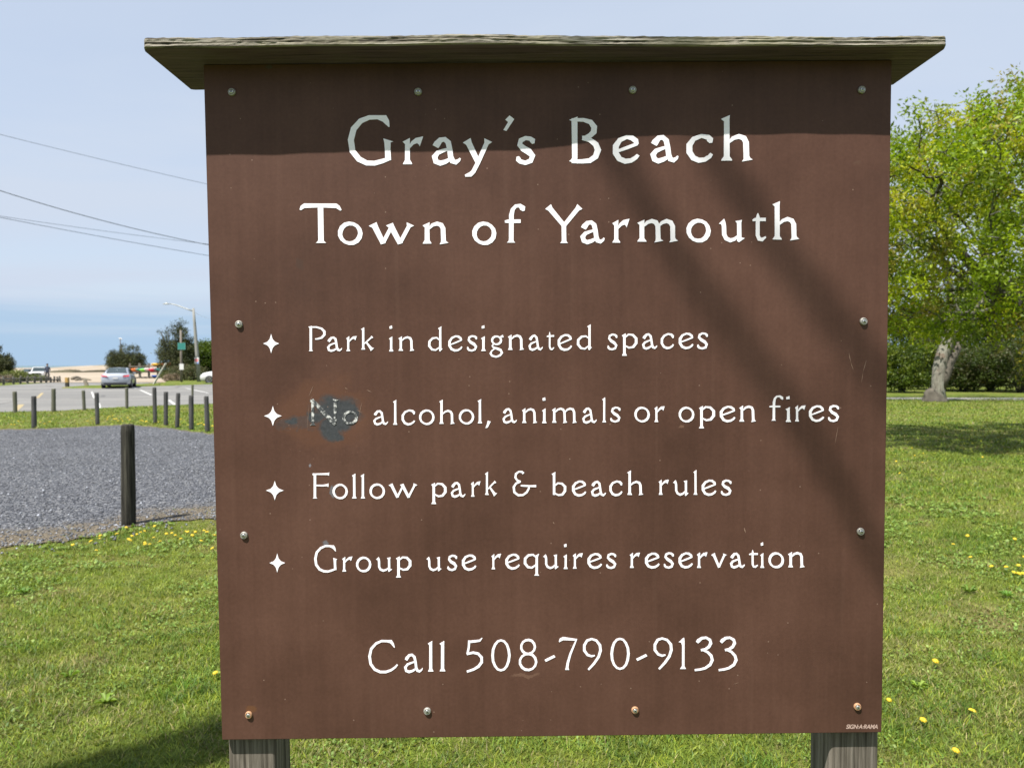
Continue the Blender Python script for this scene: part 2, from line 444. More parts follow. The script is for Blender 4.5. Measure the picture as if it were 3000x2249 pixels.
island('grass_island', [(180, 1136.6), (240, 1137.3), (300, 1137.2), (373, 1133.5), (430, 1131.6), (470, 1130), (470, 1124), (430, 1125.8), (372, 1128), (300, 1130.5), (250, 1131.5)])
island('grass_verge', [(470, 1130), (640, 1124.8), (900, 1121), (1300, 1119), (1300, 1101), (900, 1102), (640, 1106), (520, 1108), (495, 1114), (470, 1124)], .09)


# ================================================================== LAWN
def fbm(P, s, seed):
    r = np.random.default_rng(seed); out = np.zeros(len(P))
    for k in range(5):
        f = s * 1.8 ** k; a = r.random(4) * 6.28
        out += .5 ** k * np.sin(P[:, 0] * f * math.cos(a[0]) * 2 + P[:, 1] * f * math.sin(a[0]) * 2 + a[1] + 1.3 * np.sin(P[:, 1] * f + a[2])) * np.cos(P[:, 1] * f * .9 + P[:, 0] * f * .4 + a[3])
    return out


def scatter_lawn(d0, d1, n):
    d = d0 + (d1 - d0) * rng.random(n * 3)
    return d


ASPH_NEAR = np.array(asph_near)


def blades(d0, d1, dens, hgt, wd, seg2):
    d_ = d0 + (d1 - d0) * rng.random(int(dens * 2 * (d1 - d0) * (.95 * d1 + 1.6))); hw_ = .95 * d_ + 1.6
    d = d_[rng.random(len(d_)) < hw_ / (.95 * d1 + 1.6)]; area_n = len(d); x = (rng.random(area_n) * 2 - 1) * (.95 * d + 1.6)
    P = np.stack([x, d], 1)
    t = x / d
    keep = ~((t > -.36) & (t < .47) & (d > 3.6) & (rng.random(area_n) > .4))      # fewer behind the board, still a full lawn from the side
    keep &= rng.random(area_n) < 1 - .85 * np.clip((np.abs(x) - .76 * d) / (.19 * d + 1.6), 0, 1)
    ing = inside(P, GRAVEL_POLY); fuz = fbm(P, 3.0, 5)
    near_e = np.interp(P[:, 0], A[:, 0], A[:, 1])
    keep &= ~(ing & (rng.random(area_n) > .75 * np.exp(-np.clip(P[:, 1] - near_e - .12 * fuz, 0, 9) / .22)))
    keep &= P[:, 1] < np.interp(P[:, 0], ASPH_NEAR[:, 0], ASPH_NEAR[:, 1]) - .05
    dry = fbm(P, .9, 11) + .6 * fbm(P, 4.5, 12)
    edge_dry = np.clip(1 - np.abs(P[:, 1] - near_e) / .7, 0, 1) * (P[:, 0] < 0)
    bare = ((P[:, 0] + 1.72) / .28) ** 2 + ((P[:, 1] - 4.45 - (P[:, 0] + 1.72) * .5) / .05) ** 2 < 1
    keep &= ~bare
    keep &= rng.random(area_n) < np.clip(1.05 - .28 * np.clip(dry - .3, 0, 2) - .5 * edge_dry, .2, 1)
    P = P[keep]; dry = (dry + 1.2 * edge_dry)[keep]; n = len(P)
    lush = .7 * fbm(P, 1.5, 21) + .6 * fbm(P, 6, 22) + .5 * fbm(P, 16, 23)
    h = hgt * (.45 + .75 * rng.random(n)) * (1 + .3 * np.clip(lush, -1, 1.3)) * (1 - .2 * np.clip(dry, 0, 1.5))
    w = wd * (.6 + .8 * rng.random(n)); az = rng.random(n) * 6.283; lean = (.3 + 1.6 * rng.random(n)) * h
    cx, sx = np.cos(az), np.sin(az); tw = az + 1.57 + rng.normal(0, .5, n); wx, wy = np.cos(tw) * w, np.sin(tw) * w
    base = np.stack([P[:, 0], P[:, 1], np.zeros(n)], 1)
    o = lambda k, f, zf: base + np.stack([cx * lean * f + wx * k, sx * lean * f + wy * k, h * zf], 1)
    r = rng.random(n)
    g = np.clip(.5 + .33 * lush + rng.normal(0, .22, n), 0, 1)[:, None]
    c = (1 - g) * np.array([[.19, .235, .03]]) + g * np.array([[.07, .155, .011]])
    st = (r < np.clip(.12 + .26 * dry, .02, .75))[:, None]
    c = np.where(st, np.array([[.30, .26, .11]]) * (.6 + .6 * rng.random((n, 1))), c)
    dm = np.clip(.5 * dry, 0, .55)[:, None]; c = c * (1 - dm) + np.array([[.2, .185, .06]]) * dm; yl = (rng.random(n) < .18)[:, None]; c = np.where(yl & ~st, np.array([[.235, .27, .02]]), c)
    c = c * (.55 + .7 * rng.random((n, 1))) * (1 + .22 * np.clip(fbm(P, 9, 31), -1.5, 1.5))[:, None]
    if seg2:
        V = np.stack([o(-1, 0, 0), o(1, 0, 0), o(.8, .4, .6), o(-.8, .4, .6), o(0, 1, .95)], 1).reshape(-1, 3); m = 5
        f = np.concatenate([np.array([[0, 1, 2], [0, 2, 3], [3, 2, 4]])[None] + 5 * np.arange(n)[:, None, None]]).reshape(-1, 3)
    else:
        V = np.stack([o(-1, 0, 0), o(1, 0, 0), o(0, .8, 1)], 1).reshape(-1, 3); m = 3
        f = np.arange(3 * n).reshape(-1, 3)
    return V, f, np.repeat(c, m, 0)


def clover(d0, d1, n):
    """small flat leaves of clover and weeds between the blades"""
    d = np.sqrt(d0 ** 2 + (d1 ** 2 - d0 ** 2) * rng.random(n)); x = (rng.random(n) * 1.7 - .85) * d; P = np.stack([x, d], 1)
    P = P[(fbm(P, 2.2, 41) + .6 * fbm(P, 7, 42) > .25) & ~inside(P, GRAVEL_POLY)]; n = len(P)
    az = rng.random(n) * 6.28; r_ = (.0035 + .0045 * rng.random(n)) * np.clip(P[:, 1] / 3.6, 1, 2.5); z = .012 + .02 * rng.random(n); t1 = rng.normal(0, .45, n); t2 = rng.normal(0, .45, n)
    V = []
    for k in range(4):
        a_ = az + k * 1.5708; s_ = r_ * (1.25 if k % 2 else .8); V.append(np.stack([P[:, 0] + s_ * np.cos(a_), P[:, 1] + s_ * np.sin(a_), z + s_ * (t1 * np.cos(a_) + t2 * np.sin(a_))], 1))
    V = np.stack(V, 1).reshape(-1, 3); k = 4 * np.arange(n)[:, None]; f = np.concatenate([k + [[0, 1, 2]], k + [[0, 2, 3]]])
    g = rng.random((n, 1)); c = (g * np.array([[.19, .26, .05]]) + (1 - g) * np.array([[.09, .17, .025]])) * (.7 + .6 * rng.random((n, 1)))
    return V, f, np.repeat(c, 4, 0)


def broad(px, py, n, L, w, c0):
    """a rosette of broad weed leaves in the lawn"""
    p = ground(px, py); Vs = []; Fs = []; C = []
    for k in range(n):
        a = 6.283 * k / n + random.uniform(-.4, .4); l = L * .45 * random.uniform(.5, 1.1); w_ = w * .6; dx, dy = math.cos(a), math.sin(a); ox, oy = -dy * w_, dx * w_
        q = random.uniform(.35, .8); b0 = len(Vs)
        Vs += [(p.x, p.y, .01), (p.x + dx * l * .55 + ox, p.y + dy * l * .55 + oy, .02 + l * q * .6), (p.x + dx * l, p.y + dy * l, .02 + l * q * .5), (p.x + dx * l * .55 - ox, p.y + dy * l * .55 - oy, .02 + l * q * .6)]
        Fs += [(b0, b0 + 1, b0 + 2), (b0, b0 + 2, b0 + 3)]; s = random.uniform(.7, 1.3); C += [tuple(x * s for x in c0)] * 4
    return np.array(Vs), np.array(Fs), np.array(C)


parts = [blades(2.2, 4.2, 12500, .027, .0017, True), blades(4.2, 7.5, 5200, .029, .0027, False), blades(7.5, 13, 1200, .04, .0055, False), blades(13, 34, 150, .05, .013, False)]
parts.append(clover(2.3, 8.5, 90000))
for (px, py, n, L, w) in [(310, 2065, 10, .13, .018), (205, 1988, 10, .12, .012), (70, 1740, 10, .16, .018), (2690, 2020, 10, .11, .014), (2840, 1738, 10, .16, .015), (2950, 1750, 10, .16, .015)]:
    g_ = random.random(); parts.append(broad(px, py, n, L, w, (.10 + .07 * g_, .2 + .05 * g_, .03)))
off = 0; VV = []; FF = []; CC = []
for v_, f_, c_ in parts:
    VV.append(v_); FF.append(f_ + off); CC.append(c_); off += len(v_)
o = mesh('grass', np.concatenate(VV), np.concatenate(FF), M['grass'], col=np.concatenate(CC))
tag(o, 'mown spring grass of the lawn with dry straw patches', 'grass', kind='stuff')

# dandelions: one proto per size, the rest copies
M['petal'] = pmat('dandelion_petal', (.5, .36, .01), .6)
M['stalk'] = pmat('dandelion_stalk', (.16, .25, .05), .6)


def dandelion(s=1.0):
    r = empty('dandelion', (0, 0, 0)); mb = MB(); n = 14
    V = [(0, 0, .072)]; Fc = []
    for ring, (rad, z) in enumerate(((.010, .073), (.018, .068), (.021, .06))):
        for k in range(n):
            a = 6.283 * k / n; q = rad * (1.12 if k % 2 else .86); V.append((q * math.cos(a), q * math.sin(a), z))
    for k in range(n): Fc.append((0, 1 + k, 1 + (k + 1) % n))
    for g_ in range(2):
        for k in range(n): Fc.append((1 + g_ * n + k, 1 + (g_ + 1) * n + k, 1 + (g_ + 1) * n + (k + 1) % n, 1 + g_ * n + (k + 1) % n))
    mb.add(V, Fc); mb.build('flower_head', M['petal'], r)
    MB().tube([(0, 0, 0), (.004, 0, .035), (0, 0, .062)], .0022, 5).build('stalk', M['stalk'], r)
    return r


dz = [  # clusters: (label, group, list of pixel places)
    ('yellow dandelion in the grass patch at the foot of the thick dark post', 'dandelions below the thick dark post',
     [(290, 1583), (345, 1572), (214, 1603), (277, 1619), (373, 1592), (384, 1576), (376, 1588), (412, 1564), (405, 1567), (440, 1600), (427, 1595), (430, 1603), (457, 1545), (300, 1576), (273, 1592), (540, 1561), (572, 1562), (552, 1563), (512, 1572), (486, 1571), (506, 1567), (593, 1562), (607, 1568), (625, 1575), (630, 1613), (365, 1552), (450, 1580), (532, 1584), (560, 1575), (585, 1590), (470, 1592), (418, 1560)]),
    ('yellow dandelion on the lawn just past the shade of the oak', 'dandelions by the oak shade',
     [(2645, 1316), (2668, 1311), (2680, 1333), (2706, 1328), (2626, 1352), (2700, 1355), (2640, 1388), (2880, 1340), (2850, 1296)]),
    ('yellow dandelion among the tall weeds on the right lawn', 'dandelions on the right lawn',
     [(2836, 1575), (2970, 1584), (2848, 1638), (2911, 1668), (2984, 1664), (2964, 1684), (2978, 1689), (2993, 1689), (2952, 1670), (2995, 1640), (2792, 1600)]),
]
singles = [(2697, 2120, 'yellow dandelion in short grass right of the lower board corner'), (2841, 2098, 'yellow dandelion in the grass level with the lower edge of the board'),
           (2791, 2211, 'yellow dandelion nearest the bottom of the right lawn'), (2733, 1946, 'small yellow dandelion in the right lawn above the weed rosette'),
           (2600, 2055, 'yellow dandelion touching the lower right edge of the board'), (638, 1981, 'yellow dandelion touching the lower left edge of the board')]
proto = dandelion(); first = True


def put_dandelion(px, py, label, group, s):
    global first
    d_ = proto if first else copy_tree(proto); first = False
    d_.location = ground(px, py, .0) ; d_.location.z = .0; sc = s * random.uniform(.8, 1.15); d_.scale = (sc,) * 3
    d_.rotation_euler = (random.uniform(.1, .5), random.uniform(-.3, .3), random.uniform(0, 6)); tag(d_, label, 'flower', group)


for lb, gr, pl in dz:
    for (px, py) in pl: put_dandelion(px, py + 6, lb, gr, .72)
for px, py, lb in singles: put_dandelion(px, py + 10, lb, 'single dandelions near the board', .68)
for k in range(46):
    px = random.choice([random.uniform(300, 440), random.uniform(0, 640), random.uniform(330, 620), random.uniform(560, 640)])
    yy = np.interp(px, [0, 181, 301, 392, 512, 633], [1254, 1250, 1242, 1242, 1252, 1262]) - abs(random.gauss(0, 9)) - 1
    put_dandelion(px, yy, 'yellow dandelion in the grass strip between gravel lot and car park', 'dandelions in the grass strip', 1.15)

# ================================================================== SIGN
SR = (Matrix.Rotation(0.00555291, 4, 'Z') @ Matrix.Rotation(-0.00869066, 4, 'Y') @ Matrix.Rotation(0.01879721, 4, 'X'))
Z0 = 0.91575
TP = Vector((0.0751939, 1.29481593, 0.91574904))                      # middle of the panel's lower front edge
sign = empty('park_sign', TP + SR.to_3x3() @ Vector((0, 0, -Z0)), 0, 'large brown park rules board with white lettering on two timber posts', 'sign')
sign.rotation_euler = SR.to_euler()
SM = Matrix.Translation(sign.location) @ SR; SMI = SM.inverted()


def onsign(px, py, y=0.0):
    d = ray(px, py); o_ = SMI @ Vector((0, 0, EYE)); dd = SMI.to_3x3() @ d; t = (y - o_.y) / dd.y
    return o_ + dd * t


PW, PH = 1.22, 1.2208
# --- panel material: sun-faded brown paint, faint vertical streaks, pin-prick chips, grey burn round the word No
mp = bpy.data.materials.new('brown_panel_paint'); mp.use_nodes = True; nt = mp.node_tree; b = nt.nodes['Principled BSDF']
t = nd(nt, 'ShaderNodeTexCoord').outputs['Object']
str_ = noise(nt, mapping(nt, t, (60, 1, 2.5)), 1, 5, .6); blot = noise(nt, t, 3.2, 5, .6); fine = noise(nt, t, 160, 3, .6)
c = ramp(nt, mth(nt, 'ADD', mth(nt, 'MULTIPLY', blot, .8), mth(nt, 'MULTIPLY', str_, .2)), [(.36, (.056, .0275, .0195)), (.5, (.075, .037, .0265)), (.64, (.093, .047, .034))])
c = mixc(nt, 1.0, c, ramp(nt, fine, [(.3, .92), (.7, 1.08)]), 'MULTIPLY')
drip = smooth(nt, noise(nt, mapping(nt, t, (34, 1, .9), (3, 0, 5)), 1.3, 5, .6), .56, .72); c = mixc(nt, mth(nt, 'MULTIPLY', drip, .07), c, (.16, .095, .07))
grime = smooth(nt, noise(nt, mapping(nt, t, (5, 1, 3), (7, 0, 2)), 1.2, 6, .7), .55, .75); c = mixc(nt, mth(nt, 'MULTIPLY', grime, .28), c, (.045, .025, .02))
warp = nd(nt, 'ShaderNodeTexNoise', {'Vector': t, 'Scale': 28.0, 'Detail': 6.0, 'Roughness': .65})
wv = nd(nt, 'ShaderNodeVectorMath', {0: warp.outputs['Color'], 1: (.5, .5, .5)}, operation='SUBTRACT').outputs[0]


def blob(px, py, rx, ry, amt, warpamt=.05):
    p = onsign(px, py); sx_ = rx / F * 1.3; sz_ = ry / F * 1.3
    tv_ = nd(nt, 'ShaderNodeVectorMath', {0: wv, 1: (warpamt,) * 3}, operation='MULTIPLY').outputs[0]
    tv_ = nd(nt, 'ShaderNodeVectorMath', {0: t, 1: tv_}, operation='ADD').outputs[0]
    q_ = nd(nt, 'ShaderNodeVectorMath', {0: tv_, 1: (p.x, 0, p.z)}, operation='SUBTRACT').outputs[0]
    q_ = nd(nt, 'ShaderNodeVectorMath', {0: q_, 1: (1 / sx_, 0, 1 / sz_)}, operation='MULTIPLY').outputs[0]
    l_ = nd(nt, 'ShaderNodeVectorMath', {0: q_}, operation='LENGTH').outputs['Value']
    return mth(nt, 'MULTIPLY', smooth(nt, l_, 1.25, .7), amt)


rub = blob(950, 1215, 130, 100, .5, .09); c = mixc(nt, rub, c, (.108, .05, .03))
scuff = mth(nt, 'MULTIPLY', blob(985, 1215, 160, 170, 1.0, .09), smooth(nt, noise(nt, mapping(nt, t, (90, 1, 60)), 2.2, 6, .75), .62, .72)); c = mixc(nt, mth(nt, 'MULTIPLY', scuff, .75), c, (.3, .18, .13))
scuff2 = mth(nt, 'MULTIPLY', blob(985, 1440, 75, 170, 1.0, .09), smooth(nt, noise(nt, mapping(nt, t, (120, 1, 50)), 2.2, 6, .75), .64, .74)); c = mixc(nt, mth(nt, 'MULTIPLY', scuff2, .7), c, (.3, .18, .13))
burn = blob(985, 1205, 66, 45, 1.0); 
for a_ in [(968, 1255, 34, 38), (1005, 1225, 34, 36), (988, 1273, 22, 16), (1028, 1205, 26, 26), (918, 1222, 24, 18), (854, 1234, 17, 8)]:
    burn = mth(nt, 'MAXIMUM', burn, blob(*a_, 1.0, .035))
burn = mth(nt, 'MAXIMUM', burn, blob(870, 1236, 62, 17, .45, .07))
c = mixc(nt, burn, c, ramp(nt, fine, [(.3, (.034, .037, .041)), (.7, (.055, .058, .064))]))
for (px, py, rx, ry, cc) in [(735, 2072, 16, 11, (.12, .055, .025)), (976, 1437, 6, 17, (.13, .14, .16)), (953, 1592, 8, 11, (.13, .14, .16)), (908, 1365, 3, 7, (.2, .21, .24)), (1540, 1976, 40, 5, (.14, .08, .057)), (1995, 1246, 9, 5, (.15, .085, .06)), (880, 772, 10, 16, (.06, .035, .027)), (2510, 478, 9, 5, (.09, .05, .035)), (790, 192, 10, 5, (.06, .055, .055))]:
    c = mixc(nt, blob(px, py, rx, ry, .7, .03), c, cc)
vo = nd(nt, 'ShaderNodeTexVoronoi', {'Vector': mapping(nt, t, (55, 0.01, 55)), 'Scale': 1.0})
chipm = mth(nt, 'MULTIPLY', smooth(nt, vo.outputs['Distance'], .085, .045), mth(nt, 'GREATER_THAN', nd(nt, 'ShaderNodeSeparateColor', {0: vo.outputs['Color']}).outputs[0], .8))
c = mixc(nt, mth(nt, 'MULTIPLY', chipm, .55), c, (.26, .18, .14))
nt.links.new(c, b.inputs['Base Color']); b.inputs['Roughness'].default_value = .5; b.inputs['Specular IOR Level'].default_value = .16
bn = nd(nt, 'ShaderNodeBump', {'Height': mth(nt, 'ADD', mth(nt, 'MULTIPLY', noise(nt, t, 7, 3), 1.0), mth(nt, 'MULTIPLY', fine, .03)), 'Strength': .25, 'Distance': .004}); nt.links.new(bn.outputs[0], b.inputs['Normal'])
pm = bpy.data.meshes.new('panel'); bm = bmesh.new(); bmesh.ops.create_cube(bm, size=1)
for v_ in bm.verts: v_.co = Vector((v_.co.x * PW, .006 + v_.co.y * .012, Z0 + PH / 2 + v_.co.z * PH))
bmesh.ops.bevel(bm, geom=bm.edges[:], offset=.0012, segments=2, affect='EDGES'); bm.to_mesh(pm); bm.free()
pm.materials.append(mp); panel = bpy.data.objects.new('panel', pm); COL.objects.link(panel); panel.parent = sign

# --- roof board, front edge ragged and warped, overhanging panel and posts
M['roof_wood'] = woodmat('roof_board_wood', [(.36, (.012, .010, .008)), (.44, (.07, .06, .045)), (.52, (.22, .2, .16)), (.68, (.36, .34, .29))], 'x', 3.2, 1.0, ((.25, .24, .14), .35))
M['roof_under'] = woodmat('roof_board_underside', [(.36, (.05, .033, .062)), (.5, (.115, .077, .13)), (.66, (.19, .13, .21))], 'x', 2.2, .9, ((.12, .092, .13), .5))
M['post_wood'] = woodmat('post_wood', [(.34, (.012, .010, .008)), (.44, (.07, .06, .048)), (.54, (.15, .132, .11)), (.7, (.26, .235, .205))], 'z', 1.0, 1.0)
zt = Z0 + PH                                                            # underside of the board
fl = onsign(421, 138, -.059); fr = onsign(2782, 131.5, -.059)
NX, prof_n = 420, 0
xl, xr = fl.x, fr.x
Vs = []; Fs = []; mi = []
def soft(n, w, amp):
    a_ = np.convolve(rng.normal(0, 1, n + 4 * w), np.hanning(2 * w + 1), 'same')[2 * w:2 * w + n]; return a_ / a_.std() * amp
jag = soft(NX, 5, .0003) + soft(NX, 2, .00025); LAY = [soft(NX, 12, .0003) + soft(NX, 3, .0003) for _ in range(9)]; LAZ = [soft(NX, 14, .0003) for _ in range(9)]
for i in range(NX):
    s_ = i / (NX - 1); x_ = xl + (xr - xl) * s_
    over = .0567 + .0113 * (1 - 1 / (1 + math.exp(-(x_ - .02) / .045))) + .0005 * math.sin(s_ * 21) + .0003 * math.sin(s_ * 77)
    dz_ = .0035 * math.sin(math.pi * s_) * 1.0 + .0006 * math.sin(s_ * 33 + 1)
    endr = .012 * max(0, 1 - (min(s_, 1 - s_)) / .006) ** 2
    th = .0165
    ring = []
    front = [(0.002, 0), (-.0006, .0022)] + [(0.0007 * (q5 % 2) + LAY[q5][i], th * q_ + LAZ[q5][i]) for q5, q_ in enumerate((.26, .4, .54, .68, .82))] + [(.0012, th)]
    for k, (dy, z_) in enumerate(front):
        n_ = 0
        ring.append((x_, -over + dy + n_ + endr, zt + dz_ + z_ + jag[i] * (1.0 if k == 7 else .1)))
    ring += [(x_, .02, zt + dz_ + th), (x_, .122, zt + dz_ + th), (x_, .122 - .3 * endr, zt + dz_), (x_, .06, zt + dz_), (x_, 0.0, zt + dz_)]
    Vs += ring
nr = 13
for i in range(NX - 1):
    for k in range(nr):
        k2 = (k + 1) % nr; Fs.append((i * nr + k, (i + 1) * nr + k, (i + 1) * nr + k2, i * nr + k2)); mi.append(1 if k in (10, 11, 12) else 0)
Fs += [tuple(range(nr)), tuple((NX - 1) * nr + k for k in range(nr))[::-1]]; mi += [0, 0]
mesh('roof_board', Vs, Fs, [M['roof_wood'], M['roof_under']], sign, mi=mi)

# --- two square timber posts with eased corners
def timber(x0, x1, y0, y1, z0, z1, r=.007):
    mb = MB(); rings = []
    for k in range(60):
        z_ = z0 + (z1 - z0) * k / 59; ring = []
        for (cx_, cy_, a0) in ((x1 - r, y0 + r, -90), (x1 - r, y1 - r, 0), (x0 + r, y1 - r, 90), (x0 + r, y0 + r, 180)):
            for q_ in range(4):
                a_ = R(a0 + 30 * q_); ring.append((cx_ + r * math.cos(a_), cy_ + r * math.sin(a_), z_))
        rings.append(ring)
    return mb.loft(rings)


for (pa, pb) in ((668, 808), (2432, 2575)):
    xa, xb = onsign(pa, 2200, .016).x, onsign(pb, 2200, .016).x
    p_ = timber(xa, xb, .016, .106, -.05, zt - .002).build('post', M['post_wood'], sign, smooth=False)
    for pol in p_.data.polygons: pol.use_smooth = True

# --- screws with domed washers
M['washer'] = pmat('screw_washer', (.33, .32, .29), .45, .35, .2, 300)
M['washer_rust'] = pmat('rust_stained_washer', (.36, .2, .11), .6, .1, .25, 300)
M['screw_steel'] = pmat('screw_head_steel', (.42, .43, .42), .3, .7)


def lathe(prof, n=20):
    mb = MB(); mb.loft([[(r_ * math.cos(6.2832 * k / n), -y_, r_ * math.sin(6.2832 * k / n)) for k in range(n)] for r_, y_ in prof]); return mb


bolts = [(680, 271, 0), (1225, 270, 0), (1853.5, 264.5, 0), (2523.5, 264.5, 0), (700.5, 950, 0), (2529, 941.5, 0), (715.5, 1567, 0), (2520.5, 1556, 0), (729.5, 2092, 1), (1252, 2081, 0), (1860, 2078, 2), (2511, 2068, 1)]
bproto = {}
for (px, py, kind) in bolts:
    p = onsign(px, py)
    if kind not in bproto:
        o = lathe([(.0070, 0), (.0068, .0016), (.0060, .0036), (.0049, .0043), (.0047, .0036), (.0036, .0036)]).build('screw', M['washer_rust' if kind else 'washer'], panel, smooth=True)
        h_ = lathe([(.0039, .0030), (.0038, .0046), (.0033, .0050)]).build('screw_head', M['screw_steel'], o, smooth=True)
        # the square socket is joined to the head
        h_.data.materials.append(M['trim']); bm = bmesh.new(); bm.from_mesh(h_.data)
        q_ = bmesh.ops.create_cube(bm, size=1)['verts']
        for v_ in q_: v_.co = Vector((v_.co.x * .0024, -.00515 + v_.co.y * .0003, v_.co.z * .0024))
        for f_ in {f for v_ in q_ for f in v_.link_faces}: f_.material_index = 1
        bm.to_mesh(h_.data); bm.free()
        bproto[kind] = (o, h_)
        ob = o; hd = h_
        hd.parent = panel
    else:
        ob = bproto[kind][0].copy(); COL.objects.link(ob); hd = bproto[kind][1].copy(); COL.objects.link(hd)
    for q_ in (ob, hd): q_.parent = panel; q_.location = (p.x, 0, p.z); q_.rotation_euler = (random.uniform(-.06, .06), random.uniform(0, 3), random.uniform(-.06, .06))
    if kind: ob['label'] = 'rust stained screw washer'

# --- hand-cut lettering: strokes (x, y, weight) in cap heights
def st(x, y0, y1, t, foot=1, flag=1):
    L = []
    L += [(x - .95 * t, y0), (x + .95 * t, y0), (x + .85 * t, y0 + .03), (x + .5 * t, y0 + .09)] if foot else [(x - .5 * t, y0), (x + .5 * t, y0)]
    if flag: L += [(x + .48 * t, y1 - .1), (x + .52 * t, y1), (x - 1.0 * t, y1 - .085), (x - .5 * t, y1 - .14)]
    else: L += [(x + .5 * t, y1), (x - .5 * t, y1)]
    if foot: L += [(x - .5 * t, y0 + .09), (x - .85 * t, y0 + .03)]
    return ('P', L)


def ell(cx, cy, rx, ry, n=15, lo=.72, hi=1.08, ph=-.5):
    return ('C', [(cx + rx * math.cos(6.2832 * k / n), cy + ry * math.sin(6.2832 * k / n), lo + (hi - lo) * abs(math.cos(6.2832 * k / n - ph)) ** 1.3) for k in range(n)])


ARCH = lambda x: ('R', [(x, .40, .45), (x + .09, .495, .75), (x + .2, .535, .95), (x + .3, .5, 1.05), (x + .345, .4, 1.0), (x + .355, .1, 1), (x + .36, .05, 1.15), (x + .37, 0, 1.9)])
S_ = lambda *p: ('R', list(p))
BOWL_L = S_((.5, .44, .6), (.38, .535, .75), (.22, .51, .95), (.1, .38, 1.1), (.09, .2, 1.1), (.2, .055, 1), (.34, .03, .8), (.5, .15, .55))
BOWL_R = S_((.17, .42, .55), (.29, .53, .75), (.44, .51, .95), (.55, .38, 1.1), (.55, .2, 1.1), (.45, .055, 1), (.31, .03, .8), (.17, .11, .55))


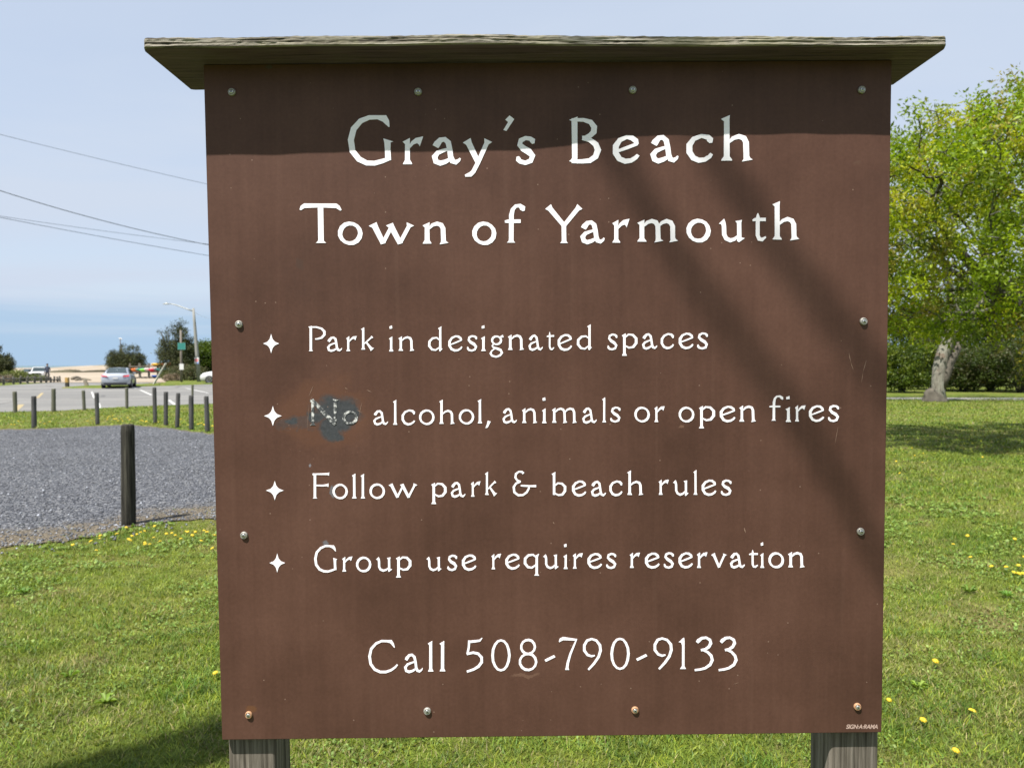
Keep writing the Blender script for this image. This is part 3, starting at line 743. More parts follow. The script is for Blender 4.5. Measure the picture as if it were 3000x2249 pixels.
def glyph(ch, t):
    g = {
        'l': [st(.15, 0, 1, t)],
        'i': [st(.15, 0, .57, t), ('P', [(.15 - .8 * t, .95), (.15 + .35 * t, .99), (.15 + .45 * t, .875), (.15 - .7 * t, .86)])],
        'r': [st(.15, 0, .57, t), S_((.19, .36, .4), (.27, .455, .7), (.36, .51, 1.0), (.44, .505, 1.5), (.48, .49, 2.0))],
        'n': [st(.15, 0, .57, t), ARCH(.19)],
        'm': [st(.15, 0, .57, t), ARCH(.19), ARCH(.55)],
        'h': [st(.15, 0, 1, t), ARCH(.19)],
        'u': [S_((.07, .55, 1.7), (.12, .5, 1.1), (.14, .42, 1), (.145, .18, 1), (.2, .07, 1), (.31, .02, 1), (.42, .055, .8), (.52, .15, .5)),
              S_((.53, .575, 1.6), (.545, .5, 1), (.55, .1, 1.0)), ('P', [(.55 - .5 * t, .1), (.55 + .5 * t, .1), (.55 + 1.25 * t, .08), (.55 - .1 * t, -.03), (.55 - .5 * t, .0)])],
        'o': [ell(.3, .285, .26, .262)],
        'e': [S_((.1, .235, .5), (.3, .315, .65), (.53, .41, .6)),
              S_((.535, .395, .5), (.5, .475, 1.0), (.42, .54, .95), (.31, .555, .75), (.17, .49, .9), (.085, .36, 1.1), (.085, .2, 1.1), (.16, .07, 1.05), (.28, .02, 1.0), (.4, .035, .85), (.5, .1, .75), (.545, .165, .6))],
        'c': [S_((.53, .4, .5), (.515, .47, 1.2), (.47, .525, 1.0), (.33, .555, .75), (.17, .49, .9), (.08, .36, 1.1), (.08, .2, 1.1), (.16, .07, 1.05), (.28, .02, 1.0), (.4, .035, .85), (.5, .1, .75), (.545, .165, .6))],
        's': [S_((.40, .43, .5), (.385, .49, 1.1), (.33, .535, .8), (.22, .55, .75), (.11, .5, .95), (.09, .41, 1.05), (.17, .325, 1.2), (.3, .255, 1.25), (.38, .165, 1.1), (.34, .06, .95), (.22, .02, .8), (.1, .045, .85), (.06, .09, 1.0), (.045, .155, .5))],
        'a': [S_((.09, .385, 1.2), (.12, .44, 1.3), (.2, .53, 1.0), (.29, .545, .95), (.365, .48, 1.05), (.4, .32, 1.0), (.42, .16, 1.0), (.46, .06, 1.05), (.53, .035, .9), (.6, .085, .55), (.625, .13, .3)),
              S_((.39, .335, .5), (.27, .3, .65), (.14, .25, .85), (.07, .16, 1.1), (.1, .055, 1.05), (.19, .02, 1), (.3, .05, .85), (.42, .12, .6))],
        'd': [BOWL_L, st(.52, .06, 1, t, 0, 1), ('P', [(.52 - .5 * t, .1), (.52 + .5 * t, .1), (.52 + 1.1 * t, .09), (.52 - .1 * t, -.03), (.52 - .5 * t, .0)])],
        'b': [st(.15, .04, 1, t, 0, 1), BOWL_R],
        'p': [st(.15, -.27, .57, t), BOWL_R],
        'q': [BOWL_L, ('P', [(.52 - .5 * t, .5), (.52 + .9 * t, .57), (.52 + .5 * t, .45), (.52 + .5 * t, -.2), (.52 + 1.0 * t, -.27), (.52 - 1.0 * t, -.27), (.52 - .5 * t, -.2)])],
        'g': [ell(.27, .385, .17, .155, 13, .7, 1.0), S_((.16, .25, .5), (.11, .17, .7), (.16, .1, .9), (.3, .06, 1.1), (.43, .0, 1.15), (.47, -.1, 1.0), (.4, -.2, .9), (.25, -.26, .8), (.1, -.22, .95), (.04, -.13, 1.0), (.09, -.02, .6), (.19, .05, .5)),
              S_((.38, .48, .5), (.45, .53, .9), (.52, .55, 1.2))],
        't': [S_((.2, .72, .25), (.2, .62, .9), (.195, .5, 1), (.195, .13, 1), (.235, .045, 1), (.32, .025, .85), (.43, .1, .4)), S_((.04, .53, .4), (.12, .555, .75), (.43, .56, .8))],
        'f': [S_((.5, .83, .4), (.475, .9, 1.3), (.4, .965, .9), (.3, .96, .75), (.22, .87, .85), (.19, .72, 1), (.185, .08, 1), (.185, .04, 1.1), (.185, 0, 1.8)), S_((.03, .55, .5), (.1, .555, .75), (.42, .56, .8))],
        'k': [st(.15, 0, 1, t), S_((.52, .575, 1.3), (.45, .52, .7), (.33, .4, .7), (.2, .26, .55)), S_((.26, .35, .7), (.4, .15, 1.05), (.47, .05, 1.3), (.52, 0, 2.2))],
        'w': [S_((.05, .57, 1.8), (.1, .49, 1.15), (.28, .03, 1), (.29, 0, 1.0)), S_((.285, .03, .8), (.45, .44, .75)), S_((.43, .57, 1.5), (.47, .49, 1.15), (.66, .03, 1), (.67, 0, 1)), S_((.665, .03, .8), (.86, .5, .8), (.9, .57, 1.7))],
        'v': [S_((.05, .57, 1.8), (.1, .49, 1.15), (.28, .03, 1), (.29, 0, 1.0)), S_((.285, .03, .8), (.48, .5, .8), (.51, .57, 1.7))],
        'y': [S_((.05, .57, 1.8), (.1, .49, 1.2), (.3, .06, 1)), S_((.54, .57, 1.7), (.5, .49, .9), (.31, .05, .85), (.2, -.17, .85), (.13, -.235, .95), (.01, -.265, .4))],
        ',': [('P', [(.1, .14), (.2, .1), (.1, -.12), (.02, -.15), (.08, .02)])],
        "'": [('P', [(.16, .98), (.28, .88), (.08, .56), (0, .59), (.12, .8), (.05, .86)])],
        '&': [S_((.44, .9, 1.1), (.37, .975, .9), (.24, .97, .75), (.12, .88, 1), (.1, .74, 1.05), (.18, .62, .9), (.32, .57, .8)),
              S_((.32, .57, .7), (.13, .5, .9), (.03, .35, 1.1), (.06, .14, 1.1), (.22, .02, 1), (.42, .03, .9), (.58, .14, .9), (.66, .28, .9), (.68, .38, .7)), S_((.32, .41, .5), (.42, .4, .75), (.75, .385, .8), (.97, .39, 1.0))],
        'G': [S_((.86, .77, .15), (.815, .87, .95), (.765, .94, 1.3), (.62, .97, .7), (.45, .965, .8), (.27, .89, .95), (.12, .73, 1.05), (.065, .5, 1.1), (.1, .27, 1.05), (.23, .1, 1.0), (.4, .025, .9), (.56, .02, .85), (.72, .065, .8), (.86, .11, .6)),
              S_((.84, .5, 1.85), (.825, .45, 1.15), (.83, .3, 1.0), (.84, .08, 1.05))],
        'C': [S_((.86, .77, .3), (.8, .88, 1.0), (.745, .95, 1.3), (.62, .965, .8), (.45, .965, .85), (.27, .89, .95), (.12, .73, 1.05), (.065, .5, 1.1), (.1, .27, 1.05), (.23, .1, 1.0), (.4, .025, .95), (.58, .02, .9), (.75, .08, .85), (.88, .17, .75), (.95, .25, .6))],
        'B': [S_((.1, 1, 1.7), (.125, .94, 1.1), (.13, .1, 1.0), (.115, .05, 1.1), (.1, 0, 1.7)), S_((.06, .965, .6), (.32, .965, .75), (.47, .91, .95), (.55, .8, 1.15), (.54, .69, 1.15), (.46, .61, .95), (.36, .56, .8), (.29, .555, .85)),
              S_((.29, .545, .7), (.45, .51, .9), (.58, .41, 1.1), (.63, .28, 1.2), (.58, .13, 1.1), (.45, .04, .95), (.28, .025, .8), (.06, .025, .65))],
        'T': [S_((.0, .84, .3), (.05, .91, .8), (.09, .945, 1.0), (.42, .95, .85), (.76, .945, 1.0), (.8, .91, .8), (.86, .83, .3)), S_((.43, .93, 1), (.44, .08, 1), (.44, .045, 1.15), (.44, 0, 1.9))],
        'Y': [S_((.03, 1, 1.7), (.09, .93, 1.15), (.42, .5, 1.0)), S_((.84, 1, 1.6), (.77, .93, 1.0), (.44, .49, .9)), S_((.43, .52, 1), (.435, .08, 1), (.435, .045, 1.1), (.435, 0, 1.7))],
        'P': [S_((.1, 1, 1.5), (.125, .94, 1.0), (.13, .08, 1), (.13, .04, 1.05), (.13, 0, 1.6)), S_((.06, .965, .55), (.32, .97, .75), (.5, .91, .9), (.6, .79, 1.05), (.6, .66, 1.05), (.5, .54, .95), (.36, .49, .75), (.28, .485, .6))],
        'N': [S_((.1, 1, 1.4), (.14, .93, .8), (.15, .08, .7), (.15, .04, .9), (.15, 0, 1.6)), S_((.1, .97, 1.1), (.2, .88, 1.2), (.8, .12, 1.2), (.88, .02, .8)), S_((.88, 1, 1.6), (.87, .94, .8), (.87, .1, .75))],
        'F': [S_((.06, .97, 1.0), (.13, .93, 1.0), (.13, .08, 1), (.13, .04, 1.05), (.13, 0, 1.7)), S_((.05, .965, .6), (.35, .97, .75), (.56, .975, .9), (.62, .97, 1.4)), S_((.14, .52, .6), (.4, .515, .75), (.54, .53, .9), (.6, .53, 1.7))],
        '5': [S_((.55, 1.03, .25), (.47, .95, .75), (.33, .925, .85), (.13, .91, .9)), S_((.135, .95, .9), (.12, .75, .85), (.08, .54, .9)), S_((.06, .54, .75), (.26, .585, .85), (.42, .55, .95), (.53, .44, 1.1), (.53, .3, 1.1), (.43, .17, 1.0), (.28, .08, .85), (.06, .01, .75))],
        '0': [ell(.31, .49, .27, .46, 16, .72, 1.08, 0)],
        '8': [ell(.3, .74, .23, .22, 13, .75, 1.0, .6), ell(.3, .27, .27, .255, 13, .75, 1.05, .6)],
        '-': [S_((.0, 0, 1.0), (.3, .17, 1.0))],
        '7': [S_((.0, .86, .35), (.05, .92, 1.1), (.14, .96, 1.2), (.4, .935, .85), (.6, .92, .6)), S_((.6, .95, .4), (.52, .78, .7), (.38, .48, .9), (.29, .2, 1.05), (.27, .07, 1.15), (.27, 0, 1.7))],
        '9': [S_((.4, .445, .45), (.3, .42, .8), (.17, .46, 1), (.07, .6, 1.1), (.07, .76, 1.05), (.16, .91, .95), (.3, .96, .8), (.45, .91, .9), (.56, .77, 1.1), (.585, .6, 1.1), (.52, .4, 1.0), (.38, .2, .9), (.2, .0, .7))],
        '1': [('P', [(.05, 0), (.28, 0), (.26, .04), (.22, .09), (.225, .9), (.21, 1.0), (.16, .99), (.06, .9), (.0, .87), (.09, .85), (.125, .75), (.125, .09), (.08, .04)])],
        '3': [S_((.1, .82, 1.0), (.14, .87, 1.3), (.25, .95, .95), (.38, .965, .85), (.49, .9, 1.1), (.52, .8, 1.2), (.46, .69, 1.05), (.35, .62, .85), (.22, .59, .8)), S_((.26, .6, .5), (.42, .54, .9), (.53, .43, 1.1), (.565, .3, 1.15), (.5, .16, 1.0), (.35, .06, .85), (.2, .02, .75), (.03, 0, .7))],
    }[ch]
    return g


def shape(prims, t, jit=.0035):
    """2-D pieces as (polygon vertices, faces, boundary loops)"""
    out = []
    for kind, pts in prims:
        if kind == 'P':
            v = [(x + random.uniform(-jit, jit), y + random.uniform(-jit, jit)) for x, y in pts]; out.append((v, [tuple(range(len(v)))], [list(range(len(v)))])); continue
        P = np.array([p[:2] for p in pts]); w = np.array([p[2] for p in pts]) * t / 2; n = len(P); cl_ = kind == 'C'
        v = []
        for i in range(n):
            a_ = P[i - 1] if (i or cl_) else P[i]; c_ = P[(i + 1) % n] if (i < n - 1 or cl_) else P[i]
            d_ = c_ - a_; d_ /= np.linalg.norm(d_) + 1e-9; nn = np.array([-d_[1], d_[0]])
            j = rng.normal(0, jit * .7, 2)
            v += [tuple(P[i] + nn * w[i] + j), tuple(P[i] - nn * w[i] + j * .6)]
        m = n if cl_ else n - 1
        fc = [(2 * i, 2 * i + 1, 2 * ((i + 1) % n) + 1, 2 * ((i + 1) % n)) for i in range(m)]
        lp = [[2 * i for i in range(n)], [2 * i + 1 for i in range(n)]] if cl_ else [[2 * i for i in range(n)] + [2 * i + 1 for i in range(n)][::-1]]
        out.append((v, fc, lp))
    return out


M['vinyl'] = pmat('white_letter_vinyl', (.84, .81, .86), .45, var=.03, vscale=60)
mw = bpy.data.materials.new('scraped_letter_vinyl'); mw.use_nodes = True; nt = mw.node_tree
t = nd(nt, 'ShaderNodeTexCoord').outputs['Object']
nt.links.new(mixc(nt, smooth(nt, noise(nt, t, 110, 5, .7), .47, .62), (.05, .053, .058), (.55, .55, .54)), nt.nodes['Principled BSDF'].inputs['Base Color'])
THICK = .0007


def lay(name, items, weight, mat, origin, scale, thick=THICK):
    """items: (char, x0, x1, ytop, ybottom) in a zoomed crop; laid flat on the panel"""
    V = []; Fc = []; k = 0
    ox, oy = origin
    for (ch, x0, x1, y0, y1) in items:
        X0, X1, Y0, Y1 = ox + x0 / scale, ox + x1 / scale, oy + y0 / scale, oy + y1 / scale
        pr = shape(glyph(ch, weight), weight) if not isinstance(ch, list) else [(ch, [tuple(range(len(ch)))], [list(range(len(ch)))])]
        al = np.array([p for s in pr for p in s[0]]); lo, hi = al.min(0), al.max(0)
        for v, fc, lp in pr:
            y_ = -(thick + 1.5e-5 * (k % 9)); k += 1; b0 = len(V)
            for (x, y) in v:
                p = onsign(X0 + (X1 - X0) * (x - lo[0]) / (hi[0] - lo[0]), Y1 + (Y0 - Y1) * (y - lo[1]) / (hi[1] - lo[1])); V.append((p.x, y_, p.z))
            n = len(v); V += [(a_[0], 0.0004, a_[2]) for a_ in V[b0:b0 + n]]
            Fc += [tuple(b0 + i for i in f) for f in fc]
            for l_ in lp:
                for i in range(len(l_)): a_, c_ = l_[i], l_[(i + 1) % len(l_)]; Fc.append((b0 + a_, b0 + c_, b0 + n + c_, b0 + n + a_))
    o_ = mesh(name, V, Fc, mat, panel)
    bm = bmesh.new(); bm.from_mesh(o_.data); bmesh.ops.recalc_face_normals(bm, faces=bm.faces[:])
    bmesh.ops.triangulate(bm, faces=[f for f in bm.faces if len(f.verts) > 4]); bm.to_mesh(o_.data); bm.free()
    return o_


def seq(txt, boxes): return [(c_, *b_) for c_, b_ in zip(txt, boxes)]


def px_items(items, origin, scale): return [(c_, origin[0] + a / scale, origin[0] + b_ / scale, origin[1] + c / scale, origin[1] + d_ / scale) for (c_, a, b_, c, d_) in items]


ZA, ZB, ZC, ZD, ZE, ZF = ((980, 310), 3.456), ((1600, 310), 3.456), ((860, 570), 2.836), ((1560, 570), 2.633), ((740, 920), 3.16), ((1400, 920), 2.011)
ZG, ZH, ZI, ZJ = ((740, 1340), 2.9105), ((1400, 1340), 2.212), ((1040, 1830), 3.687), ((1600, 1830), 3.687)
L1 = px_items(seq("Gray's", [(135, 595, 98, 607), (690, 898, 312, 594), (985, 1280, 318, 610), (1300, 1595, 328, 720), (1710, 1820, 100, 257), (1838, 2033, 308, 602)]), *ZA) + \
     px_items(seq('Beach', [(232, 557, 112, 588), (675, 945, 300, 590), (1053, 1340, 298, 588), (1420, 1690, 288, 580), (1770, 2090, 97, 567)]), *ZB)
L2 = px_items(seq('Townof', [(50, 400, 75, 403), (370, 575, 225, 420), (625, 1003, 230, 415), (1072, 1288, 225, 415), (1485, 1685, 225, 420), (1755, 1925, 78, 400)]), *ZC) + \
     px_items(seq('Yarmouth', [(98, 385, 75, 375), (368, 557, 200, 385), (615, 748, 188, 372), (808, 1123, 188, 370), (1187, 1375, 187, 370), (1437, 1637, 187, 370), (1695, 1803, 145, 362), (1850, 2057, 52, 355)]), *ZD)
L3 = px_items(seq('Parkindesi', [(517, 677, 108, 343), (690, 830, 208, 350), (868, 965, 203, 343), (1005, 1125, 122, 342), (1263, 1303, 105, 345), (1350, 1497, 205, 343), (1625, 1760, 113, 347), (1812, 1943, 197, 347), (1985, 2080, 195, 347), (2115, 2160, 103, 342)]), *ZE) + \
     px_items(seq('gnatedspaces', [(68, 152, 122, 257), (177, 272, 120, 213), (298, 383, 120, 217), (405, 450, 105, 213), (470, 555, 118, 217), (583, 672, 60, 213), (763, 822, 115, 213), (848, 940, 113, 245), (967, 1057, 113, 210), (1077, 1155, 112, 207), (1183, 1270, 110, 207), (1292, 1355, 108, 208)]), *ZF)
L4a = px_items(seq('No', [(525, 795, 780, 1030), (832, 975, 892, 1022)]), *ZE)
L4 = px_items(seq('alcohol,', [(1117, 1255, 888, 1030), (1300, 1340, 792, 1023), (1380, 1505, 882, 1030), (1542, 1685, 882, 1025), (1728, 1872, 790, 1018), (1910, 2052, 880, 1020), (2083, 2125, 785, 1010), (2155, 2205, 985, 1055)]), *ZE) + \
     px_items(seq('animalsoropenfires', [(145, 230, 553, 645), (260, 350, 553, 643), (378, 405, 490, 642), (437, 583, 550, 642), (615, 700, 550, 645), (732, 755, 490, 637), (780, 840, 545, 638), (922, 1013, 545, 637), (1040, 1100, 543, 635), (1183, 1275, 545, 637), (1303, 1397, 540, 672), (1425, 1517, 540, 637), (1540, 1638, 538, 635), (1717, 1798, 478, 627), (1812, 1845, 482, 635), (1868, 1930, 537, 632), (1950, 2040, 537, 635), (2063, 2127, 535, 635)]), *ZF)
L5 = px_items(seq('Followpark', [(510, 655, 127, 347), (682, 813, 222, 353), (848, 887, 135, 347), (922, 960, 137, 347), (998, 1130, 220, 352), (1160, 1405, 218, 343), (1523, 1655, 213, 395), (1690, 1815, 207, 342), (1862, 1943, 202, 332), (1982, 2085, 120, 330)]), *ZG) + \
     px_items(seq('&beachrules', [(225, 378, 85, 250), (478, 573, 92, 248), (610, 702, 148, 252), (733, 830, 150, 253), (852, 937, 148, 250), (968, 1072, 83, 243), (1172, 1237, 143, 240), (1265, 1365, 145, 248), (1397, 1422, 80, 240), (1450, 1545, 143, 247), (1575, 1643, 142, 247)]), *ZH)
L6 = px_items(seq('Groupuse', [(525, 722, 745, 978), (765, 852, 842, 970), (883, 1013, 843, 975), (1053, 1190, 845, 972), (1223, 1355, 840, 1020), (1482, 1612, 843, 967), (1660, 1745, 827, 965), (1785, 1908, 825, 963)]), *ZG) + \
     px_items(seq('requiresreservation', [(88, 150, 622, 722), (178, 272, 622, 725), (297, 397, 622, 763), (423, 523, 625, 722), (555, 582, 557, 720), (615, 680, 618, 718), (710, 805, 618, 720), (832, 897, 617, 720), (985, 1050, 615, 713), (1083, 1178, 615, 718), (1205, 1270, 612, 718), (1300, 1393, 613, 717), (1420, 1487, 613, 713), (1512, 1612, 617, 713), (1633, 1730, 615, 718), (1757, 1815, 598, 713), (1830, 1855, 548, 713), (1883, 1983, 612, 715), (2010, 2118, 610, 712)]), *ZH)
L7 = px_items(seq('Call508-', [(143, 465, 160, 518), (530, 733, 308, 518), (788, 848, 170, 500), (915, 977, 170, 497), (1203, 1383, 135, 512), (1472, 1682, 153, 498), (1770, 1970, 147, 495), (2048, 2165, 323, 395)]), *ZI) + \
     px_items(seq('790-9133', [(137, 335, 128, 482), (398, 602, 138, 487), (693, 903, 137, 482), (972, 1092, 312, 385), (1160, 1367, 132, 480), (1432, 1510, 137, 472), (1603, 1810, 123, 495), (1862, 2068, 123, 495)]), *ZJ)
ONE = ((0, 0), 1.0)
for L_, w_, words in ((L1, .116, (6, 5)), (L2, .116, (4, 2, 8)), (L3, .086, (4, 2, 10, 6)), (L4, .086, (8, 7, 2, 4, 5)), (L5, .088, (6, 4, 1, 5, 5)), (L6, .09, (5, 3, 8, 11)), (L7, .079, (4, 12))):
    k_ = 0
    assert sum(words) == len(L_), (words, len(L_))
    for q_ in words:
        lay('lettering', L_[k_:k_ + q_], w_, M['vinyl'], *ONE); k_ += q_
lay('scraped_lettering', L4a, .115, mw, *ONE)['label'] = 'half scraped off word on a dark burn mark'
star = []
for k in range(4):
    a_ = math.pi / 2 * k
    for q_, r_ in ((0, 1.0), (.13, .72), (.33, .52), (math.pi / 4, .45), (math.pi / 2 - .33, .52), (math.pi / 2 - .13, .72)):
        star.append((r_ * math.cos(a_ + q_), r_ * math.sin(a_ + q_)))
for (z_, bx) in ((ZE, (98, 247, 183, 362)), (ZE, (107, 270, 850, 1033)), (ZG, (115, 265, 197, 362)), (ZG, (145, 277, 815, 978))):
    lay('star_bullet', px_items([(star, *bx)], *z_), .1, M['vinyl'], *ONE)
# maker's mark, heavy slanted capitals
fc = bpy.data.curves.new('maker_mark', 'FONT'); fc.body = 'SIGN\u00b7A\u00b7RAMA'; fc.size = 1; fc.shear = .25; fc.offset = .028; fc.space_character = .93; fc.extrude = 0
fo = bpy.data.objects.new('maker_mark_tmp', fc); COL.objects.link(fo); bpy.context.view_layer.update()
me = bpy.data.meshes.new_from_object(fo.evaluated_get(bpy.context.evaluated_depsgraph_get())); bpy.data.objects.remove(fo)
cs_ = np.array([v.co[:] for v in me.vertices]); lo, hi = cs_.min(0), cs_.max(0)
for v in me.vertices:
    p = onsign(2478.5 + (2571.5 - 2478.5) * (v.co.x - lo[0]) / (hi[0] - lo[0]), 2133.5 + (2120.5 - 2133.5) * (v.co.y - lo[1]) / (hi[1] - lo[1])); v.co = (p.x, -.0003, p.z)
me.materials.clear(); me.materials.append(pmat('pale_pink_print', (.42, .3, .26), .5)); mo = bpy.data.objects.new('maker_mark', me); COL.objects.link(mo); mo.parent = panel
bm = bmesh.new(); bm.from_mesh(me)
for f in bm.faces:
    if f.normal.y > 0: f.normal_flip()
bm.to_mesh(me); bm.free()
# scratches through the paint
sc = MB()
for (x0, y0, x1, y1, w_) in [(2487, 1035, 2492, 1060, 2.2), (2492, 1060, 2500, 1085, 1.6), (2538, 1055, 2528, 1090, 1.8), (2528, 1090, 2524, 1120, 1.2), (2455, 1250, 2446, 1300, 1.2), (905, 1160, 918, 1130, 1.5), (915, 1160, 905, 1180, 1.2), (1075, 1142, 1088, 1148, 2), (1045, 1200, 1060, 1208, 1.6), (2150, 2003, 2165, 1998, 1.2), (905, 1185, 900, 1260, 1.0), (1060, 1180, 1052, 1215, 1.3), (1010, 1135, 1018, 1140, 2), (2180, 1545, 2184, 1560, 3), (1620, 1528, 1624, 1534, 3)]:
    a_, c_ = onsign(x0, y0), onsign(x1, y1); d_ = (c_ - a_).normalized(); n_ = Vector((-d_.z, 0, d_.x)) * w_ / F * .65
    sc.add([(p.x, -.00025, p.z) for p in (a_ + n_ * .3, (a_ + c_) / 2 + n_, c_ + n_ * .2, c_ - n_ * .2, (a_ + c_) / 2 - n_, a_ - n_ * .3)], [(0, 1, 2, 3, 4, 5)])
sc.build('scratches', pmat('bare_scratch', (.2, .125, .09), .7), panel)

# ================================================================== TREES
def colonize(att, root, D=.3, di=3.0, dk=.6, iters=200, bias=(0, 0, .05)):
    nodes = [np.array(p, float) for p in root]; par = [-1] + list(range(len(root) - 1)); alive = np.ones(len(att), bool); bias = np.array(bias)
    NA = np.array(nodes); best = np.full(len(att), 1e9); bi = np.zeros(len(att), int)
    new0 = 0
    for it in range(iters):
        NA = np.array(nodes)
        d = np.linalg.norm(att[:, None] - NA[None, new0:], axis=2); m = d.argmin(1); dm = d[np.arange(len(att)), m]
        up = dm < best; best[up] = dm[up]; bi[up] = m[up] + new0
        alive &= best > dk
        a = alive & (best < di)
        if not a.any(): break
        new0 = len(nodes)
        for k in np.unique(bi[a]):
            v = att[a & (bi == k)] - NA[k]; v = (v / np.linalg.norm(v, axis=1)[:, None]).mean(0) + bias + rng.normal(0, .12, 3); l_ = np.linalg.norm(v)
            if l_ < 1e-6: continue
            nodes.append(NA[k] + v / l_ * D); par.append(int(k))
        if len(nodes) == new0: break
    return np.array(nodes), np.array(par)


def skeleton_mesh(Nn, par, tip, r_trunk, pw=2.3, sides=7):
    n = len(Nn); ch = [[] for _ in range(n)]
    for i, p in enumerate(par):
        if p >= 0: ch[p].append(i)
    rad = np.zeros(n)
    for i in range(n - 1, -1, -1): rad[i] = tip if not ch[i] else sum(rad[c] ** pw for c in ch[i]) ** (1 / pw)
    k = r_trunk / rad[0]
    rad = np.where(rad > tip * 3, tip * 3 + (rad - tip * 3) * (r_trunk - tip * 3) / (rad[0] - tip * 3), rad)
    mb = MB(); stack = [(0, None)]
    while stack:
        s, p = stack.pop(); chain = [p, s] if p is not None else [s]
        cur = s
        while ch[cur]:
            cs = sorted(ch[cur], key=lambda c: -rad[c])
            for c in cs[1:]: stack.append((c, cur))
            cur = cs[0]; chain.append(cur)
        if len(chain) < 2: continue
        pts = [Nn[c] for c in chain]; rr = [rad[c] for c in chain]
        if p is not None: rr[0] = rr[1]
        rr[-1] *= .4
        sd = sides + 4 if rr[0] > .12 else (sides if rr[0] > .03 else 4)
        mb.tube(pts, rr, sd, caps=False)
    return mb, rad, ch


def leaves(P, dirs, n, L, Wd, spread, cols, hang=.2, cv=.2):
    """n leaf-sized blades about every point of P"""
    m = len(P) * n; c = np.repeat(P, n, 0) + rng.normal(0, spread, (m, 3))
    d = np.repeat(dirs, n, 0) * .5 + rng.normal(0, .75, (m, 3)); d[:, 2] -= hang; d /= np.linalg.norm(d, axis=1)[:, None] + 1e-9
    s = rng.normal(0, 1, (m, 3)); s -= (s * d).sum(1)[:, None] * d; s /= np.linalg.norm(s, axis=1)[:, None] + 1e-9
    nrm = np.cross(d, s)
    l = (L * (.6 + .7 * rng.random(m)))[:, None]; w = (Wd * (.6 + .7 * rng.random(m)))[:, None]
    V = np.stack([c, c + d * l * .45 + s * w + nrm * l * .06, c + d * l, c + d * l * .5 - s * w + nrm * l * .06], 1).reshape(-1, 3)
    k = 4 * np.arange(m)[:, None]; Fc = np.concatenate([k + np.array([[0, 1, 2]]), k + np.array([[0, 2, 3]])], 0)
    cols = np.asarray(cols); pick = cols[rng.integers(0, len(cols), len(P))]; pick = pick * (1 + .22 * np.clip(fbm(P[:, [0, 2]] + P[:, [1, 1]] * .4, 2.2 / max(spread * 8, .8), 77), -1.6, 1.6))[:, None]; cc = np.repeat(pick, n, 0) * (1 - cv + 2 * cv * rng.random((m, 1)))
    return V, Fc, np.repeat(cc, 4, 0)


def blobs_points(bl, n):
    w = np.array([b_[3] * b_[4] * b_[5] for b_ in bl]); w = w / w.sum(); out = []
    for b_, q_ in zip(bl, w):
        k = int(n * q_) + 1; v = rng.normal(0, 1, (k, 3)); v /= np.linalg.norm(v, axis=1)[:, None]; v *= (rng.random((k, 1)) ** .42); out.append(np.array(b_[:3]) + v * np.array(b_[3:6]))
    return np.concatenate(out)


OAK = [(.24, .33, .008), (.28, .35, .01), (.16, .25, .01), (.34, .37, .012), (.24, .22, .03), (.19, .28, .01), (.12, .18, .01)]


def tree(name, loc, blobs, root, r_trunk, n_att, n_leaf, L, Wd, cols, label, cat, bark, lm='leaf', D=.28, di=2.6, dk=.5, tip=.007, spread=.13, group=None, hang=.2, thin=.02, tuft=1.0):
    T = empty(name, loc, 0, label, cat, group)
    att = blobs_points(blobs, n_att); Nn, par = colonize(att, root, D, di, dk)
    mb, rad, ch = skeleton_mesh(Nn, par, tip, r_trunk)
    mb.build('trunk', bark, T, smooth=True)
    ends = np.array([i for i in range(len(Nn)) if rad[i] < thin and i > len(root) and (not ch[i] or rng.random() < tuft)]); dirs = Nn[ends] - Nn[par[ends]]; dirs /= np.linalg.norm(dirs, axis=1)[:, None]
    v, f, c_ = leaves(Nn[ends], dirs, n_leaf, L, Wd, spread, cols, hang)
    mesh('crown', v, f, M[lm], T, col=c_)
    return T


# bark with pale lichen
mbk = bpy.data.materials.new('lichened_bark'); mbk.use_nodes = True; nt = mbk.node_tree; b = nt.nodes['Principled BSDF']; b.inputs['Roughness'].default_value = .95
t = nd(nt, 'ShaderNodeTexCoord').outputs['Object']
c = ramp(nt, noise(nt, mapping(nt, t, (6, 6, 1.5)), 2, 6, .65), [(.3, (.03, .027, .022)), (.7, (.09, .08, .065))])
c = mixc(nt, smooth(nt, noise(nt, t, 3.5, 5, .7), .5, .62), c, (.19, .195, .16))
nt.links.new(c, b.inputs['Base Color']); bn = nd(nt, 'ShaderNodeBump', {'Height': noise(nt, mapping(nt, t, (8, 8, 2)), 3, 6), 'Strength': .9, 'Distance': .05}); nt.links.new(bn.outputs[0], b.inputs['Normal'])
M['lichen'] = mbk
mbk = bpy.data.materials.new('pale_trunk_bark'); mbk.use_nodes = True; nt = mbk.node_tree; b = nt.nodes['Principled BSDF']; b.inputs['Roughness'].default_value = .95
t = nd(nt, 'ShaderNodeTexCoord').outputs['Object']
c = ramp(nt, noise(nt, mapping(nt, t, (3, 3, 1)), 2, 6, .65), [(.3, (.09, .075, .06)), (.5, (.17, .16, .13)), (.7, (.26, .26, .215))])
c = mixc(nt, smooth(nt, noise(nt, t, 1.7, 3), .56, .66), c, (.13, .085, .06))
nt.links.new(c, b.inputs['Base Color']); bn = nd(nt, 'ShaderNodeBump', {'Height': noise(nt, mapping(nt, t, (8, 8, 2)), 2.5, 6), 'Strength': .9, 'Distance': .06}); nt.links.new(bn.outputs[0], b.inputs['Normal'])
M['pale_bark'] = mbk
M['burl_bark'] = pmat('brown_burl_bark', (.085, .076, .062), .95, var=.75, vscale=5, bump=1.0, bscale=7, spec=.2)

